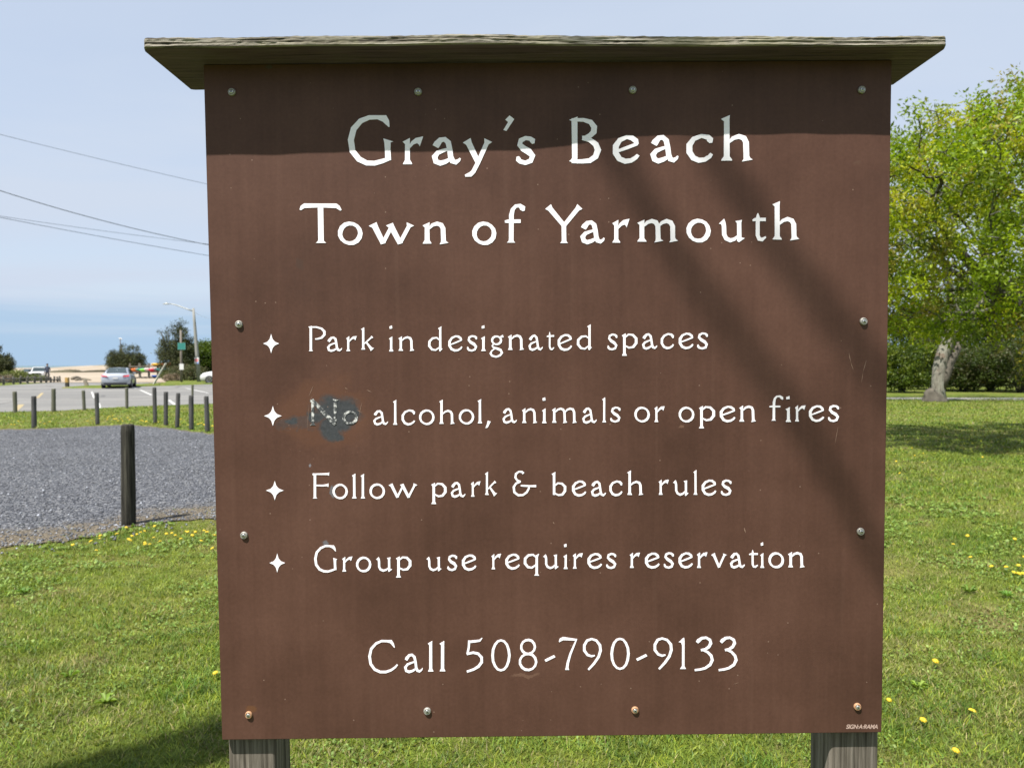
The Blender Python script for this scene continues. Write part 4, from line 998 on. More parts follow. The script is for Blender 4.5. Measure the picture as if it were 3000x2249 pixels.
# near oak: trunk stands just outside the frame on the right, limbs reach left behind the board
Y0 = 15.5
ob = at(3260, 1100, Y0); OX = ob.x
bl = []
for (px, py, dy, rx, ry, rz) in [(2700, 420, 0, 1.0, 1.8, .8), (2840, 350, .6, .7, 1.4, .7), (2960, 370, -.4, .9, 1.6, .9), (3120, 360, .3, 1.3, 2.0, 1.0), (2640, 620, .8, 1.1, 2.0, .9), (2800, 560, -1.0, 1.1, 1.8, .8), (2960, 560, 0, 1.2, 2.2, .9),
                                (2640, 830, -.5, 1.1, 2.0, .7), (2800, 800, .5, 1.2, 2.0, .8), (2980, 760, -1.2, 1.2, 1.8, .8), (2690, 960, .6, .9, 1.8, .45), (2900, 930, -.6, 1.0, 1.8, .5), (3060, 960, -.8, 1.1, 1.6, .7), (3250, 560, 0, 1.5, 2.4, 1.5),
                                (3480, 480, 0, 1.6, 2.2, 1.5), (3500, 800, 0, 1.6, 2.2, 1.0), (2490, 640, .5, .9, 1.8, 1.0), (2480, 850, 0, .9, 1.8, .7), (2575, 470, .5, .35, 1.0, .35), (3000, 1090, -.6, .45, .5, .4), (2690, 520, -2.2, .8, 1.2, .8), (2860, 470, -2.4, .9, 1.2, .8), (2960, 660, -2.2, .9, 1.2, .8), (2780, 690, -2.0, .8, 1.2, .6)]:
    dy -= 1.3; p = at(px, py, Y0 + dy); bl.append((p.x - OX, dy, p.z, rx, ry * 1.4, rz))
root = [(0, 0, -.1), (-.03, 0, .4), (-.1, .02, .9), (-.22, .05, 1.4), (-.4, .05, 1.9), (-.62, 0, 2.3)]
tree('oak_tree', (OX, Y0, 0), bl, root, .34, 3000, 78, .105, .02, OAK, 'spreading oak with fresh yellow green leaves close behind the right edge of the board', 'tree', M['lichen'], D=.22, di=3.0, dk=.36, tip=.012, spread=.12, hang=.2, thin=.022, tuft=.55)

# far oak with the pale leaning forked trunk by the footpath
fb = ground(2748, 1176)
TT = 'pale barked leaning oak with swollen base beside the footpath'
bl = []
for (px, py, dy, rx, ry, rz) in [(2720, 560, 0, 2.6, 3, 2.2), (2900, 480, 0, 2.6, 3, 2.2), (3060, 700, 0, 2.6, 3, 2.2), (2600, 800, .5, 2.4, 3, 1.3), (2830, 800, -1, 2.6, 3, 1.6), (2500, 620, 0, 2.4, 3, 2), (2960, 930, -1, 1.8, 2, .9), (2650, 960, 1, 1.5, 2, .6)]:
    p = at(px, py, fb.y + dy); bl.append((p.x - fb.x, dy, p.z, rx, ry, rz))
pa = lambda px, py, dy=0: (at(px, py, fb.y).x - fb.x, dy, at(px, py, fb.y).z)
rt = [pa(2749, 1180), pa(2749, 1150), pa(2749, 1115), pa(2752, 1080), pa(2760, 1045), pa(2772, 1010), pa(2790, 960), pa(2806, 920)]
T2 = tree('oak_tree', fb, bl, rt, .27, 700, 18, .17, .055, [tuple(x * .8 for x in c_) for c_ in OAK], TT, 'tree', M['pale_bark'], D=.4, di=5, dk=.8, tip=.012, spread=.3, thin=.03)
mb = MB()
rings = []
for k, (rr_, z_) in enumerate(((.52, -.06), (.47, .06), (.42, .16), (.39, .26), (.37, .36), (.33, .44), (.26, .5), (.15, .54), (.04, .5))):
    rings.append([(rr_ * (1 + .13 * math.sin(2 * a_ + .6 + z_ * 2) + .07 * math.sin(5 * a_ + z_ * 7) + .05 * math.sin(8 * a_ - z_ * 12) + random.uniform(-.03, .03)) * math.cos(a_) * 1.1 - .12 - .2 * z_, rr_ * math.sin(a_) * .8, z_ + .07 * math.sin(3 * a_ + 2) * min(1, z_ * 3)) for a_ in [6.2832 * q_ / 36 for q_ in range(36)]])
mb.loft(rings); mb.tube([pa(2755, 1135, -.05), pa(2766, 1100, -.12), pa(2780, 1062, -.12), pa(2800, 1025, -.1), pa(2818, 985, 0)], [.2, .19, .17, .15, .12], 10)
mb.build('burl', M['burl_bark'], T2, smooth=True)

# the wood beyond the path
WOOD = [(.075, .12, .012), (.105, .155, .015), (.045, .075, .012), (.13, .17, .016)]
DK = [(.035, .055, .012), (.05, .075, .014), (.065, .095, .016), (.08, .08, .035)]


def shrub(name, loc, blobs, npts, nl, L, Wd, cols, label, cat, group=None, lm='leaf', stems=5, spread=.12, stem_mat=None, hang=.1):
    T = empty(name, loc, 0, label, cat, group); P = blobs_points(blobs, npts); d = P - np.array([0, 0, .2]); d /= np.linalg.norm(d, axis=1)[:, None]
    v, f, c_ = leaves(P, d, nl, L, Wd, spread, cols, hang); mesh('crown', v, f, M[lm], T, col=c_)
    mb = MB()
    for k in range(stems):
        b_ = blobs[k % len(blobs)]; e = Vector(b_[:3]); r0 = .03 + .018 * e.z
        mb.tube([(random.uniform(-.12, .12), random.uniform(-.12, .12), -.05), (e.x * .4 + random.uniform(-.1, .1), e.y * .4, e.z * .45), (e.x, e.y, e.z * 1.0)], [r0, r0 * .75, r0 * .3], 6)
    mb.build('trunk', stem_mat or M['bark_dark'], T, smooth=True)
    return T


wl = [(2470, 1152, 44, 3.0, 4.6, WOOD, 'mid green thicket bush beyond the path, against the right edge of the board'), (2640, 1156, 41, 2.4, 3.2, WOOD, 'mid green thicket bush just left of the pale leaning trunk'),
      (2730, 1152, 45, 2.6, 4.4, DK, 'dark thicket bush straight behind the pale leaning trunk'), (2820, 1154, 42, 2.3, 3.4, DK, 'dark thicket bush just right of the pale leaning trunk'),
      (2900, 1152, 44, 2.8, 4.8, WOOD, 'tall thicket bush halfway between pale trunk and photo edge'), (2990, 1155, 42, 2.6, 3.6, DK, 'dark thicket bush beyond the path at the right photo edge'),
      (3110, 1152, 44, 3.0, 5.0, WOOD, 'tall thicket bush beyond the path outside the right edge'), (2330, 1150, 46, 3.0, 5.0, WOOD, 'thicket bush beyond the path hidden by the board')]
for (px, py, yy, w_, h_, cols, lb) in wl:
    yy += random.uniform(-.5, 2.5); p = at(px, py, yy); p.z = 0
    bls = [(random.uniform(-.6, .6) * w_ * .8, random.uniform(-.5, .5) * w_, h_ * random.uniform(.2, .8), w_ * random.uniform(.2, .5), w_ * .45, h_ * random.uniform(.08, .22)) for _ in range(13)] + [(0, 0, h_ * .3, w_ * .75, w_ * .5, h_ * .3)]
    shrub('thicket_bush', p, bls, 620, 16, .15, .045, cols, lb, 'bush', 'thicket beyond the footpath', spread=.13, stems=8, stem_mat=M['lichen'])
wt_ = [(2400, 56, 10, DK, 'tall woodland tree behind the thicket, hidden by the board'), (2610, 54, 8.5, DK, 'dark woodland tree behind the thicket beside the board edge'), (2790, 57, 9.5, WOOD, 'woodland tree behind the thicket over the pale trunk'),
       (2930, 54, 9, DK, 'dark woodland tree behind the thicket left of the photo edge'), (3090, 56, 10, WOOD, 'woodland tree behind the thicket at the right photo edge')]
for (px, yy, h_, cols, lb) in wt_:
    p = at(px, 1150, yy); p.z = 0
    bls = [(random.uniform(-2.6, 2.6), random.uniform(-2, 2), h_ * random.uniform(.2, .85), random.uniform(1.2, 2), 1.6, random.uniform(.8, 1.4)) for _ in range(13)]
    shrub('woodland_tree', p, bls, 1300, 11, .22, .07, cols, lb, 'tree', 'woodland trees behind the thicket', spread=.3, stems=7)

# old oak standing behind the camera: its bare hanging limbs throw the two soft streaks across the board
OT = empty('overhanging_tree', (-6.2, -2.2, 0), 0, 'old tree behind the viewer, its bare limbs shading the board', 'tree')
def wpt(px, py, k=7.0): return SM @ onsign(px, py) + TOSUN * k
mb = MB(); Bp = Vector((-6.2, -2.2, 0))
def limb(pts, rr): mb.tube([Vector(p) - Bp for p in pts], rr, 8)
limb([(-6.2, -2.2, -.1), (-6.15, -2.15, 3), (-5.9, -2.0, 6), (-5.75, -1.98, 9), (-5.40, -2.04, 10.9), (-5.26, -2.2, 11.6)], [.3, .26, .22, .14, .06, .045])
a0, a1 = wpt(1790, 430), wpt(2610, 1700); dA = (a1 - a0)
mA = wpt(2170, 1000) + Vector((0, 0, .0))
limb([(-5.72, -2.0, 9.6), (-4.7, -2.05, 9.7), (-3.59, -1.97, 9.45), a0 - dA * .25, a0, wpt(1990, 760), mA, wpt(2385, 1290), a1, a1 + dA * .35], [.06, .05, .03, .0175, .017, .0165, .0165, .016, .014, .008])
b0, b1 = wpt(2080, 430, 7.0), wpt(2570, 1090, 7.0); dB = b1 - b0
limb([(-3.59, -1.97, 9.45), b0 - dB * .25, b0, wpt(2270, 720, 7.0), b1, b1 + dB * .7], [.03, .018, .0175, .017, .0165, .016, .008])
limb([(-5.26, -2.2, 11.6), (-4.4, -1.6, 12.0), (-3.7, -1.0, 11.9), (-3.1, -.8, 12.1)], [.05, .045, .04, .02])
mb.build('trunk', M['lichen'], OT, smooth=True)
g0 = []
for (px, py) in [(380, 2240), (440, 2222), (500, 2200), (560, 2185), (620, 2168), (660, 2158), (720, 2145)]:
    q = ground(px, py); g0.append(q + TOSUN * (12.0 / TOSUN.z))
P = np.array([np.array(p - Bp) for p in g0]); P = np.repeat(P, 12, 0) + rng.normal(0, .085, (len(P) * 12, 3))
v, f, c_ = leaves(P, np.tile([0, 0, -1.0], (len(P), 1)), 6, .11, .035, .06, OAK); mesh('crown', v, f, M['leaf'], OT, col=c_)

# ------------------------------------------------------------------ cedars and shrubs over by the beach
CED = [(.03, .042, .014), (.05, .06, .018), (.075, .085, .022), (.045, .05, .022)]
GRN = [(.07, .12, .015), (.05, .085, .014), (.1, .15, .015)]


def cedar(base, w_, h_, label, spikes, wind=.0, cols=CED):
    bls = [(0, 0, h_ * .30, w_ * .42, w_ * .38, h_ * .24), (w_ * .12, .2, h_ * .48, w_ * .33, w_ * .3, h_ * .17), (-w_ * .14, -.2, h_ * .5, w_ * .26, w_ * .26, h_ * .17)]
    for (fx, fz, rx, rz) in spikes: bls.append((fx * w_, random.uniform(-.3, .3), fz * h_, rx * w_, rx * w_, rz * h_))
    return shrub('cedar_tree', base, bls, 1500, 12, .26, .03, cols, label, 'tree', 'cedars by the beach car park', 'needle', 6, .12, hang=-.35)


p = ground(368, 1106.8); cedar(p, 5.5, 5.0, 'wind shaped dark cedar behind the silver car', [(-.28, .62, .09, .13), (-.14, .72, .07, .14), (-.06, .82, .045, .14), (.05, .72, .08, .12), (.16, .78, .13, .06), (.24, .72, .08, .08), (.33, .55, .1, .08), (.42, .5, .07, .05), (-.4, .4, .09, .12), (.4, .32, .12, .12)])
p = ground(520, 1113); cedar(p, 4.9, 6.7, 'tallest dark cedar, behind the pole with the green sign', [(-.3, .65, .1, .1), (-.36, .78, .08, .04), (-.2, .78, .09, .1), (.02, .78, .13, .14), (.1, .72, .16, .16), (.02, .86, .08, .12), (.08, .93, .05, .09), (.17, .88, .05, .12), (-.08, .9, .05, .08), (.25, .62, .12, .12), (-.42, .45, .1, .1), (.38, .5, .1, .1)])
p = ground(-18, 1117); cedar(p, 4.0, 3.9, 'dark cedar cut off by the left photo edge', [(.1, .8, .1, .12), (.25, .62, .1, .1), (-.2, .7, .15, .15), (.38, .4, .08, .1)])
p = ground(598, 1111); shrub('leafy_tree', p, [(0, 0, 2.4, 2.0, 1.6, 1.5), (-.9, 0, 3.2, 1.2, 1.2, .9), (.8, -.3, 3.3, 1.4, 1.3, .9), (.1, 0, 3.7, 1.3, 1.2, .7), (1.3, 0, 1.6, 1.3, 1.2, 1.1), (-1.2, 0, 1.4, 1.2, 1, 1)], 1500, 12, .2, .06, GRN, 'rounded brighter green tree behind the leaning street lamp', 'tree', spread=.18)
p = ground(700, 1109); shrub('leafy_tree', p, [(0, 0, 2.2, 2.4, 1.6, 1.6), (-.9, 0, 2.9, 1.4, 1.2, 1), (1, -.3, 3.1, 1.6, 1.3, 1)], 800, 10, .22, .06, GRN, 'green tree by the car park hidden behind the board', 'tree', spread=.2)
TAN = [(.12, .1, .05), (.09, .09, .035), (.075, .095, .03), (.06, .075, .03)]
for (px, py, w_, h_, cols, lb) in [(540, 1117, 1.7, 1.75, TAN, 'dry scrubby bush around the pole with the green sign'), (565, 1116.5, 1.5, 1.6, TAN, 'dry scrubby bush left of the street lamp foot'), (503, 1118, .7, .7, [(.26, .2, .15), (.2, .16, .1)], 'small tan bush at the left end of the verge'),
                                   (490, 1112, .8, 1.2, [(.14, .16, .04), (.1, .13, .04)], 'olive bush between kayak rack and cedar'), (30, 1117.5, 1.1, 1.0, [(.17, .19, .05), (.13, .16, .05)], 'yellow green beach bush beside the left cedar'), (47, 1117, 1.0, 1.15, [(.17, .2, .05), (.13, .17, .05)], 'yellow green beach bush second from the left cedar'),
                                   (62, 1116.5, .8, .9, [(.1, .11, .07), (.13, .13, .08)], 'greyish beach bush left of the parked white car'), (82, 1116.5, .9, .65, [(.09, .12, .04), (.13, .16, .05)], 'low beach bush in front of the parked white car'), (108, 1117, .8, .45, [(.14, .17, .05), (.1, .12, .05)], 'low beach bush in front of the white pickup'), (12, 1121, .8, .6, [(.24, .19, .15), (.16, .13, .09)], 'low brown bush at the left end of the rail fence')]:
    p = ground(px, py); shrub('scrub_bush', p, [(0, 0, h_ * .45, w_, w_ * .7, h_ * .42), (-w_ * .5, 0, h_ * .6, w_ * .45, w_ * .4, h_ * .3), (w_ * .45, .1, h_ * .65, w_ * .45, w_ * .4, h_ * .35)], 380, 10, .15, .03, cols, lb, 'bush', 'scrub by the beach car park', 'needle', 3, .1, hang=-.3)

# ================================================================== POSTS
M['bollard_wood'] = woodmat('bollard_timber', [(.36, (.02, .02, .02)), (.5, (.065, .064, .063)), (.66, (.135, .132, .125))], 'z', .6, .8)
M['bollard_green'] = woodmat('bollard_timber_mossy', [(.3, (.05, .05, .038)), (.5, (.1, .1, .075)), (.72, (.16, .155, .12))], 'z', .6, .8)
M['bollard_dark'] = woodmat('bollard_timber_dark', [(.38, (.006, .0055, .0045)), (.5, (.03, .028, .023)), (.64, (.08, .075, .06))], 'z', .9, 1.0)


def bollard(px0, py0, px1, py1, wpx, mat, label, group='timber posts round the gravel lot and car park'):
    b_ = ground(px1, py1); top = at(px0, py0, b_.y); r_ = wpx / 2 / F * b_.y; d_ = top - b_
    T = empty('timber_post', b_, 0, label, 'post', group); mb = MB(); n = 20; rings = []
    ph = random.random() * 6
    for k in range(16):
        t_ = k / 15; q_ = 1 + .03 * math.sin(5 * t_ + ph); r2 = r_ * q_; c_ = d_ * t_
        if k == 15: r2 *= .93
        rings.append([(c_.x + r2 * math.cos(a_) * (1 + .02 * math.sin(3 * a_ + ph)), c_.y + r2 * math.sin(a_), c_.z + (.0 if k else -.1)) for a_ in [6.2832 * j / n for j in range(n)]])
    rings.append([(d_.x + r_ * .82 * math.cos(a_), d_.y + r_ * .82 * math.sin(a_), d_.z + r_ * .18) for a_ in [6.2832 * j / n for j in range(n)]])
    mb.loft(rings); o_ = mb.build('shaft', mat, T, smooth=True); return T


bollard(374, 1246, 377, 1539, 38.5, M['bollard_dark'], 'thick dark post standing nearest, between gravel lot and lawn')
for (x0, y0, x1, y1, w_, m_, lb) in [
    (43, 1147, 45, 1208, 11, 'bollard_green', 'greenish post at the car park edge nearest the left photo edge'), (99, 1161, 100, 1253, 13.5, 'bollard_wood', 'grey post at the far gravel edge nearest the left photo edge'),
    (157, 1139, 157, 1205, 11.5, 'bollard_green', 'greenish post second from left along the car park edge'), (244, 1144, 247, 1201, 9, 'bollard_green', 'slim greenish post third from left along the car park edge'),
    (283, 1151, 286, 1243, 11.5, 'bollard_wood', 'grey post at the far gravel edge below the silver car'), (371, 1136, 372, 1196, 8.5, 'bollard_green', 'slim greenish post just right of the silver car'),
    (452, 1135, 455, 1240, 11, 'bollard_wood', 'leftmost post of the row of five beside the board'), (486, 1148, 486, 1246, 12, 'bollard_wood', 'second post of the row of five beside the board'),
    (522, 1152, 519, 1252, 12, 'bollard_wood', 'middle post of the row of five beside the board'), (560, 1159, 561, 1258, 13.5, 'bollard_wood', 'fourth post of the row of five beside the board'),
    (604, 1161, 608, 1265, 13.5, 'bollard_wood', 'post of the row of five that stands closest to the board'), (564, 1127, 564, 1187, 6.5, 'bollard_green', 'pale slim post standing behind the row of five')]:
    bollard(x0, y0, x1, y1, w_, M[m_], lb)

# yellow and dark marker post on the island
b_ = ground(197, 1132.5); T = empty('marker_post', b_, 0, 'short square post, yellow above and dark below, at the grass island tip', 'post'); hh = 27 / F * b_.y; w_ = 4.2 / F * b_.y
timber(-w_, w_, -w_, w_, -.05, hh * .45, .02).build('base', M['bollard_dark'], T)
timber(-w_ * 1.05, w_ * 1.05, -w_ * 1.05, w_ * 1.05, hh * .45, hh, .02).build('reflective_sleeve', pmat('faded_yellow', (.32, .2, .055), .5, var=.3), T)
M['drift'] = pmat('driftwood', (.19, .165, .125), .9, var=.3, vscale=4, bump=.5)
b_ = ground(252, 1131); T = empty('leaning_stump', b_, 0, 'leaning grey timber stump on the grass island left of the silver car', 'stump')
MB().tube([(0.1, 0, -.05), (-.02, 0, .3), (-.12, 0, .55)], [.16, .14, .11], 9).build('shaft', M['drift'], T)
for (xa, ya, xb, yb, r_, lb) in [(212, 1113.5, 236, 1111, .2, 'thick driftwood log on the sand right of the marker post'), (222, 1116, 240, 1114.5, .12, 'thin driftwood log lying in front of the thick one'), (240, 1112.5, 266, 1115.5, .13, 'driftwood log on the sand left of the silver car')]:
    a_, c_ = ground(xa, ya), ground(xb, yb); T = empty('driftwood_log', a_, 0, lb, 'log', 'driftwood logs at the beach end of the road'); d_ = c_ - a_
    MB().tube([(0, 0, r_), d_ * .35 + Vector((0, .1, r_ * 1.4)), d_ * .7 + Vector((0, 0, r_ * 1.1)), d_ + Vector((0, 0, r_ * .8))], [r_, r_ * .9, r_ * .8, r_ * .45], 9).build('shaft', M['drift'], T, smooth=True)

# split-rail fence
M['fence'] = pmat('grey_fence_wood', (.12, .112, .095), .9, var=.3, vscale=5)
f0 = ground(-120, 1133.5); fence = empty('rail_fence', f0, 0, 'weathered grey split rail fence between car park and beach bushes', 'fence')
fp = [(-120, 1133.5), (-55, 1130.5), (-12, 1128), (10, 1127), (39, 1125.2), (60, 1124.4), (81, 1123.2), (101, 1122.4), (120, 1121.6), (135, 1121), (148, 1120.5), (158, 1120), (168, 1119.5), (176, 1119)]
pts = [ground(*q) - f0 for q in fp]
for i, q in enumerate(pts):
    h_ = random.uniform(.58, .72) if i < 9 else random.uniform(.5, .62)
    MB().tube([q + Vector((0, 0, -.1)), q + Vector((random.uniform(-.04, .04), 0, h_ * .6)), q + Vector((random.uniform(-.06, .06), 0, h_))], [.1, .095, .08], 7).build('post', M['fence'], fence)
    if i < len(pts) - 1:
        for z_ in ((.22, .48) if i < 10 else (.25,)):
            r2 = pts[i + 1]
            MB().tube([q + Vector((0, -.02, z_ + random.uniform(-.04, .04))), (q + r2) / 2 + Vector((0, -.03, z_)), r2 + Vector((0, -.02, z_ + random.uniform(-.04, .04)))], [.06, .07, .055], 6).build('rail', M['fence'], fence)

# leaning pale plank
a_ = ground(449, 1127.5); c_ = at(486, 1064, a_.y); T = empty('leaning_pole', a_, 0, 'pale squared timber leaning to the right beside the kayak rack', 'pole')
d_ = c_ - a_; MB().tube([d_ * -.05, d_ * .5, d_], [.085, .08, .075], 4).build('shaft', pmat('bleached_wood', (.32, .32, .28), .8, var=.2), T)

# ------------------------------------------------------------------ pole with signs, street lamp, wires
M['pole_wood'] = pmat('pole_timber', (.15, .13, .11), .9, var=.25, vscale=3, bump=.4)
M['green_sign'] = pmat('green_sign_face', (.02, .16, .14), .5)
b_ = ground(532, 1121.5); T = empty('sign_pole', b_, 0, 'round timber pole carrying a green board and a white notice', 'pole'); k = b_.y / F
top = at(529.5, 967, b_.y) - b_
MB().tube([(0, 0, -.2), top * .5, top], [.12, .105, .085], 12).build('shaft', M['pole_wood'], T, smooth=True)
q = at(534, 1014, b_.y) - b_; g_ = MB().box((q.x - .35, -.15, q.z - .31), (q.x + .35, -.125, q.z + .31)).build('green_board', M['green_sign'], T)
fr_ = MB()
for (x0, x1, z0, z1) in ((-.35, .35, .285, .31), (-.35, .35, -.31, -.285), (-.35, -.325, -.285, .285), (.325, .35, -.285, .285)): fr_.box((q.x + x0, -.153, q.z + z0), (q.x + x1, -.1505, q.z + z1))
fr_.build('pale_border', pmat('pale_green_border', (.1, .26, .24), .5), g_)
q = at(534, 1074, b_.y) - b_; MB().box((q.x - .19, -.15, q.z - .27), (q.x + .19, -.13, q.z + .27)).build('white_notice', M['white'], T)

b_ = ground(584, 1120.5); LP = empty('street_lamp', b_, 0, 'tall grey street lamp leaning left with a long curved arm', 'street lamp')
tp = at(566.5, 903, b_.y) - b_
MB().tube([(0, 0, -.2), tp * .4, tp * .8, tp], [.19, .165, .125, .10], 14).build('pole', pmat('weathered_pole', (.21, .21, .195), .8, .0, .15, 2), LP, smooth=True)
ar = [at(x, y, b_.y) - b_ for x, y in ((566, 911), (550, 906), (530, 898.5), (515, 893), (505, 890.5), (497, 890))]
MB().tube(ar, [.06, .055, .05, .045, .04, .04], 8).build('arm', M['galv'], LP, smooth=True)
h0, h1 = at(497, 890, b_.y) - b_, at(477, 891, b_.y) - b_
hd = MB(); rings = []
for t_, rx, rz in ((0, .05, .05), (.25, .12, .08), (.6, .15, .09), (.9, .1, .06), (1, .03, .02)):
    c_ = h0.lerp(h1, t_); rings.append([(c_.x, c_.y + rx * math.cos(a_), c_.z + rz * math.sin(a_) * (1 if math.sin(a_) > 0 else .5)) for a_ in [6.2832 * j / 12 for j in range(12)]])
hd.loft(rings); hd.build('lamp_head', M['galv'], LP, smooth=True)
c_ = h0.lerp(h1, .45); MB().tube([(c_.x, c_.y, c_.z + .07), (c_.x, c_.y, c_.z + .17)], [.05, .05], 8).build('photocell', M['white'], LP)
q = at(579, 1056, b_.y) - b_
sg = MB().box((q.x - .2, -.2, q.z - .3), (q.x + .2, -.18, q.z + .3)).build('traffic_sign', M['white'], LP)
MB().tube([(q.x - .03, -.2005, q.z + .03), (q.x - .03, -.206, q.z + .03)], [.17, .17], 20).build('red_disc', pmat('faded_red', (.62, .2, .22), .5), sg)
MB().box((q.x + .0, -.206, q.z - .29), (q.x + .19, -.2002, q.z - .14)).build('blue_band', pmat('faded_blue', (.2, .28, .55), .5), sg)

# thin mast with a white lamp above the left cedar
b_ = ground(353, 1105.6); T = empty('lamp_mast', b_, 0, 'thin mast with a white lamp rising out of the cedar behind the silver car', 'lamp'); tp = at(352.5, 994, b_.y) - b_
MB().tube([(0, 0, -.1), tp], [.06, .05], 8).build('mast', M['pole_wood'], T); MB().tube([tp + Vector((-.22, 0, .1)), tp + Vector((0, 0, .13)), tp + Vector((.22, 0, .02))], [.05, .11, .05], 8).build('lamp_head', M['white'], T)

# utility wires between a pole left of the frame and one standing behind the board
pb = at(1010, 1110, 46.0); pb.z = 0; UP = empty('utility_pole', pb, 0, 'timber utility pole behind the board', 'pole', 'utility poles')
MB().tube([(0, 0, -.3), (0, 0, 11.8)], [.15, .11], 12).build('shaft', M['pole_wood'], UP, smooth=True)
MB().box((-1.1, -.16, 11.05), (1.1, -.06, 11.17)).build('crossarm', M['pole_wood'], UP)
UQ = copy_tree(UP); UQ.location = (-30.5, 22.5, 0); UQ.rotation_euler = (0, 0, .6); tag(UQ, 'timber utility pole left of the view', 'pole', 'utility poles')
NPL = Vector((-30.5, 22.5, 0))


def wire(name, pxs, r_, label, zl, dl, yl, yr):
    """through measured places; depth runs from the near pole to the far pole"""
    pts = []; xs_ = [q[0] for q in pxs]
    X0_, X1_ = -2820.0, 1010.0
    for i in range(60):
        s_ = i / 59; x_ = NPL.lerp(pb, s_)
        px = CX + F * x_.x / x_.y
        # height that puts the point on the measured curve (quadratic through three measured places)
        co = np.polyfit([q[0] for q in pxs], [q[1] for q in pxs], min(2, len(pxs) - 1)); lin = np.polyfit([pxs[0][0], pxs[-1][0]], [pxs[0][1], pxs[-1][1]], 1)
        if px < 0: py = np.polyval(co, 0) + (np.polyval(co, 1) - np.polyval(co, 0)) * px
        elif px > 610: py = np.polyval(co, 610) + (np.polyval(co, 610) - np.polyval(co, 609)) * .75 * (px - 610)
        else: py = np.polyval(co, px)
        pts.append(at(px, py, x_.y))
    T = empty(name, pts[0], 0, label, 'cable', 'overhead cables at the left')
    MB().tube([p - pts[0] for p in pts], r_, 6).build('strand', M['wire'], T, smooth=True)


wire('overhead_cable', [(0, 394), (300, 468), (600, 538)], .011, 'thin topmost overhead cable crossing the left sky', 0, 0, 0, 0)
wire('overhead_cable', [(0, 558.5), (265, 637), (400, 671), (608, 717)], .02, 'thickest dark overhead cable, second from the top', 0, 0, 0, 0)
wire('overhead_cable', [(0, 633), (300, 676), (600, 714)], .009, 'faint overhead cable rising to meet the thick one at the board', 0, 0, 0, 0)
wire('overhead_cable', [(0, 637), (300, 694), (605, 748)], .0125, 'lowest overhead cable crossing the left sky', 0, 0, 0, 0)
# service wire from the lamp
a_ = at(567, 918, b_.y); LB = LP.location
e_ = at(640, 932, LB.y); a_ = at(567.5, 913, LB.y)
wpts = [a_.lerp(e_, k / 10) + Vector((0, 0, -.25 * math.sin(math.pi * k / 10))) for k in range(11)] + [Vector((pb.x, pb.y, 9.0))]
T = empty('service_wire', a_, 0, 'thin wire running from the street lamp top to the right', 'cable'); MB().tube([p - a_ for p in wpts], .01, 5).build('strand', M['wire'], T)

# ------------------------------------------------------------------ kayak rack
rb = ground(381.5, 1108.4); ky = rb.y / F
rack = empty('kayak_rack', rb, 0, 'long timber rack holding kayaks in front of the cedars', 'rack')
X_ = lambda px: (px - 381.5) * ky
Zk = lambda py: (1108.4 - py) * ky
for px, t_ in ((381.5, 1064), (408.5, 1063), (435.5, 1066), (462, 1066)):
    for dy in (0, 2.4): MB().box((X_(px) - .07, dy - .07, -.1), (X_(px) + .07, dy + .07, Zk(t_))).build('upright', M['fence'], rack)
for y_ in (1073, 1105.5, 1089.5):
    for dy in (-.1, 2.5): MB().box((X_(379), dy - .04, Zk(y_) - .06), (X_(465), dy + .04, Zk(y_) + .06)).build('rail', M['fence'], rack)


def kayak(px, py, wpx, hpx, color, label, zoff=0):
    p = at(px, py, rb.y - .25); T = empty('kayak', (p.x, p.y, p.z), 0, label, 'kayak', 'kayaks on the rack'); a = wpx / 2 * ky; h = hpx / 2 * ky; rings = []
    for t_, s_ in ((-.6, .18), (-.35, .5), (0, .8), (.5, .97), (1.3, 1.0), (2.0, .95), (2.6, .6), (3.0, .15)):
        rings.append([(a * s_ * math.cos(q_), t_, h * s_ * (math.sin(q_) if math.sin(q_) > 0 else 1.0 * math.sin(q_)) + .12 * (1 - s_)) for q_ in [6.2832 * j / 16 for j in range(16)]])
    hull = MB().loft(rings).build('hull', pmat('kayak_plastic', color, .4, var=.08), T, smooth=True)
    ck = [(a * .45 * math.cos(q_), 1.3 + .45 * math.sin(q_), h * .99 + .02) for q_ in [6.2832 * j / 14 for j in range(14)]]; MB().loft([[(x, y, z - .1) for x, y, z in ck], ck]).build('cockpit', M['trim'], T)


for args in [(391.5, 1084, 17, 11.5, (.75, .2, .05), 'orange kayak at the left end of the rack'), (404.5, 1083, 11, 10, (.1, .32, .33), 'teal kayak behind the rack upright'), (417.5, 1085, 14.5, 12.5, (.22, .62, .06), 'lime green kayak on the middle tier'),
             (429.5, 1082.5, 13.5, 11, (.75, .76, .74), 'white kayak on the middle tier'), (444, 1084.5, 15, 12.5, (.65, .04, .07), 'red kayak on the middle tier'), (456, 1083, 8, 8, (.25, .25, .27), 'grey kayak at the right of the middle tier'), (465, 1082.5, 9.5, 9.5, (.1, .38, .4), 'teal kayak at the right end of the rack'),
             (452, 1068, 21, 9, (.8, .5, .04), 'yellow kayak lying on top of the rack'), (474, 1067, 12, 9, (.85, .25, .08), 'bright orange kayak end on top of the rack'), (451, 1102, 14, 7, (.05, .15, .6), 'blue kayak low under the rack')]:
    kayak(*args)

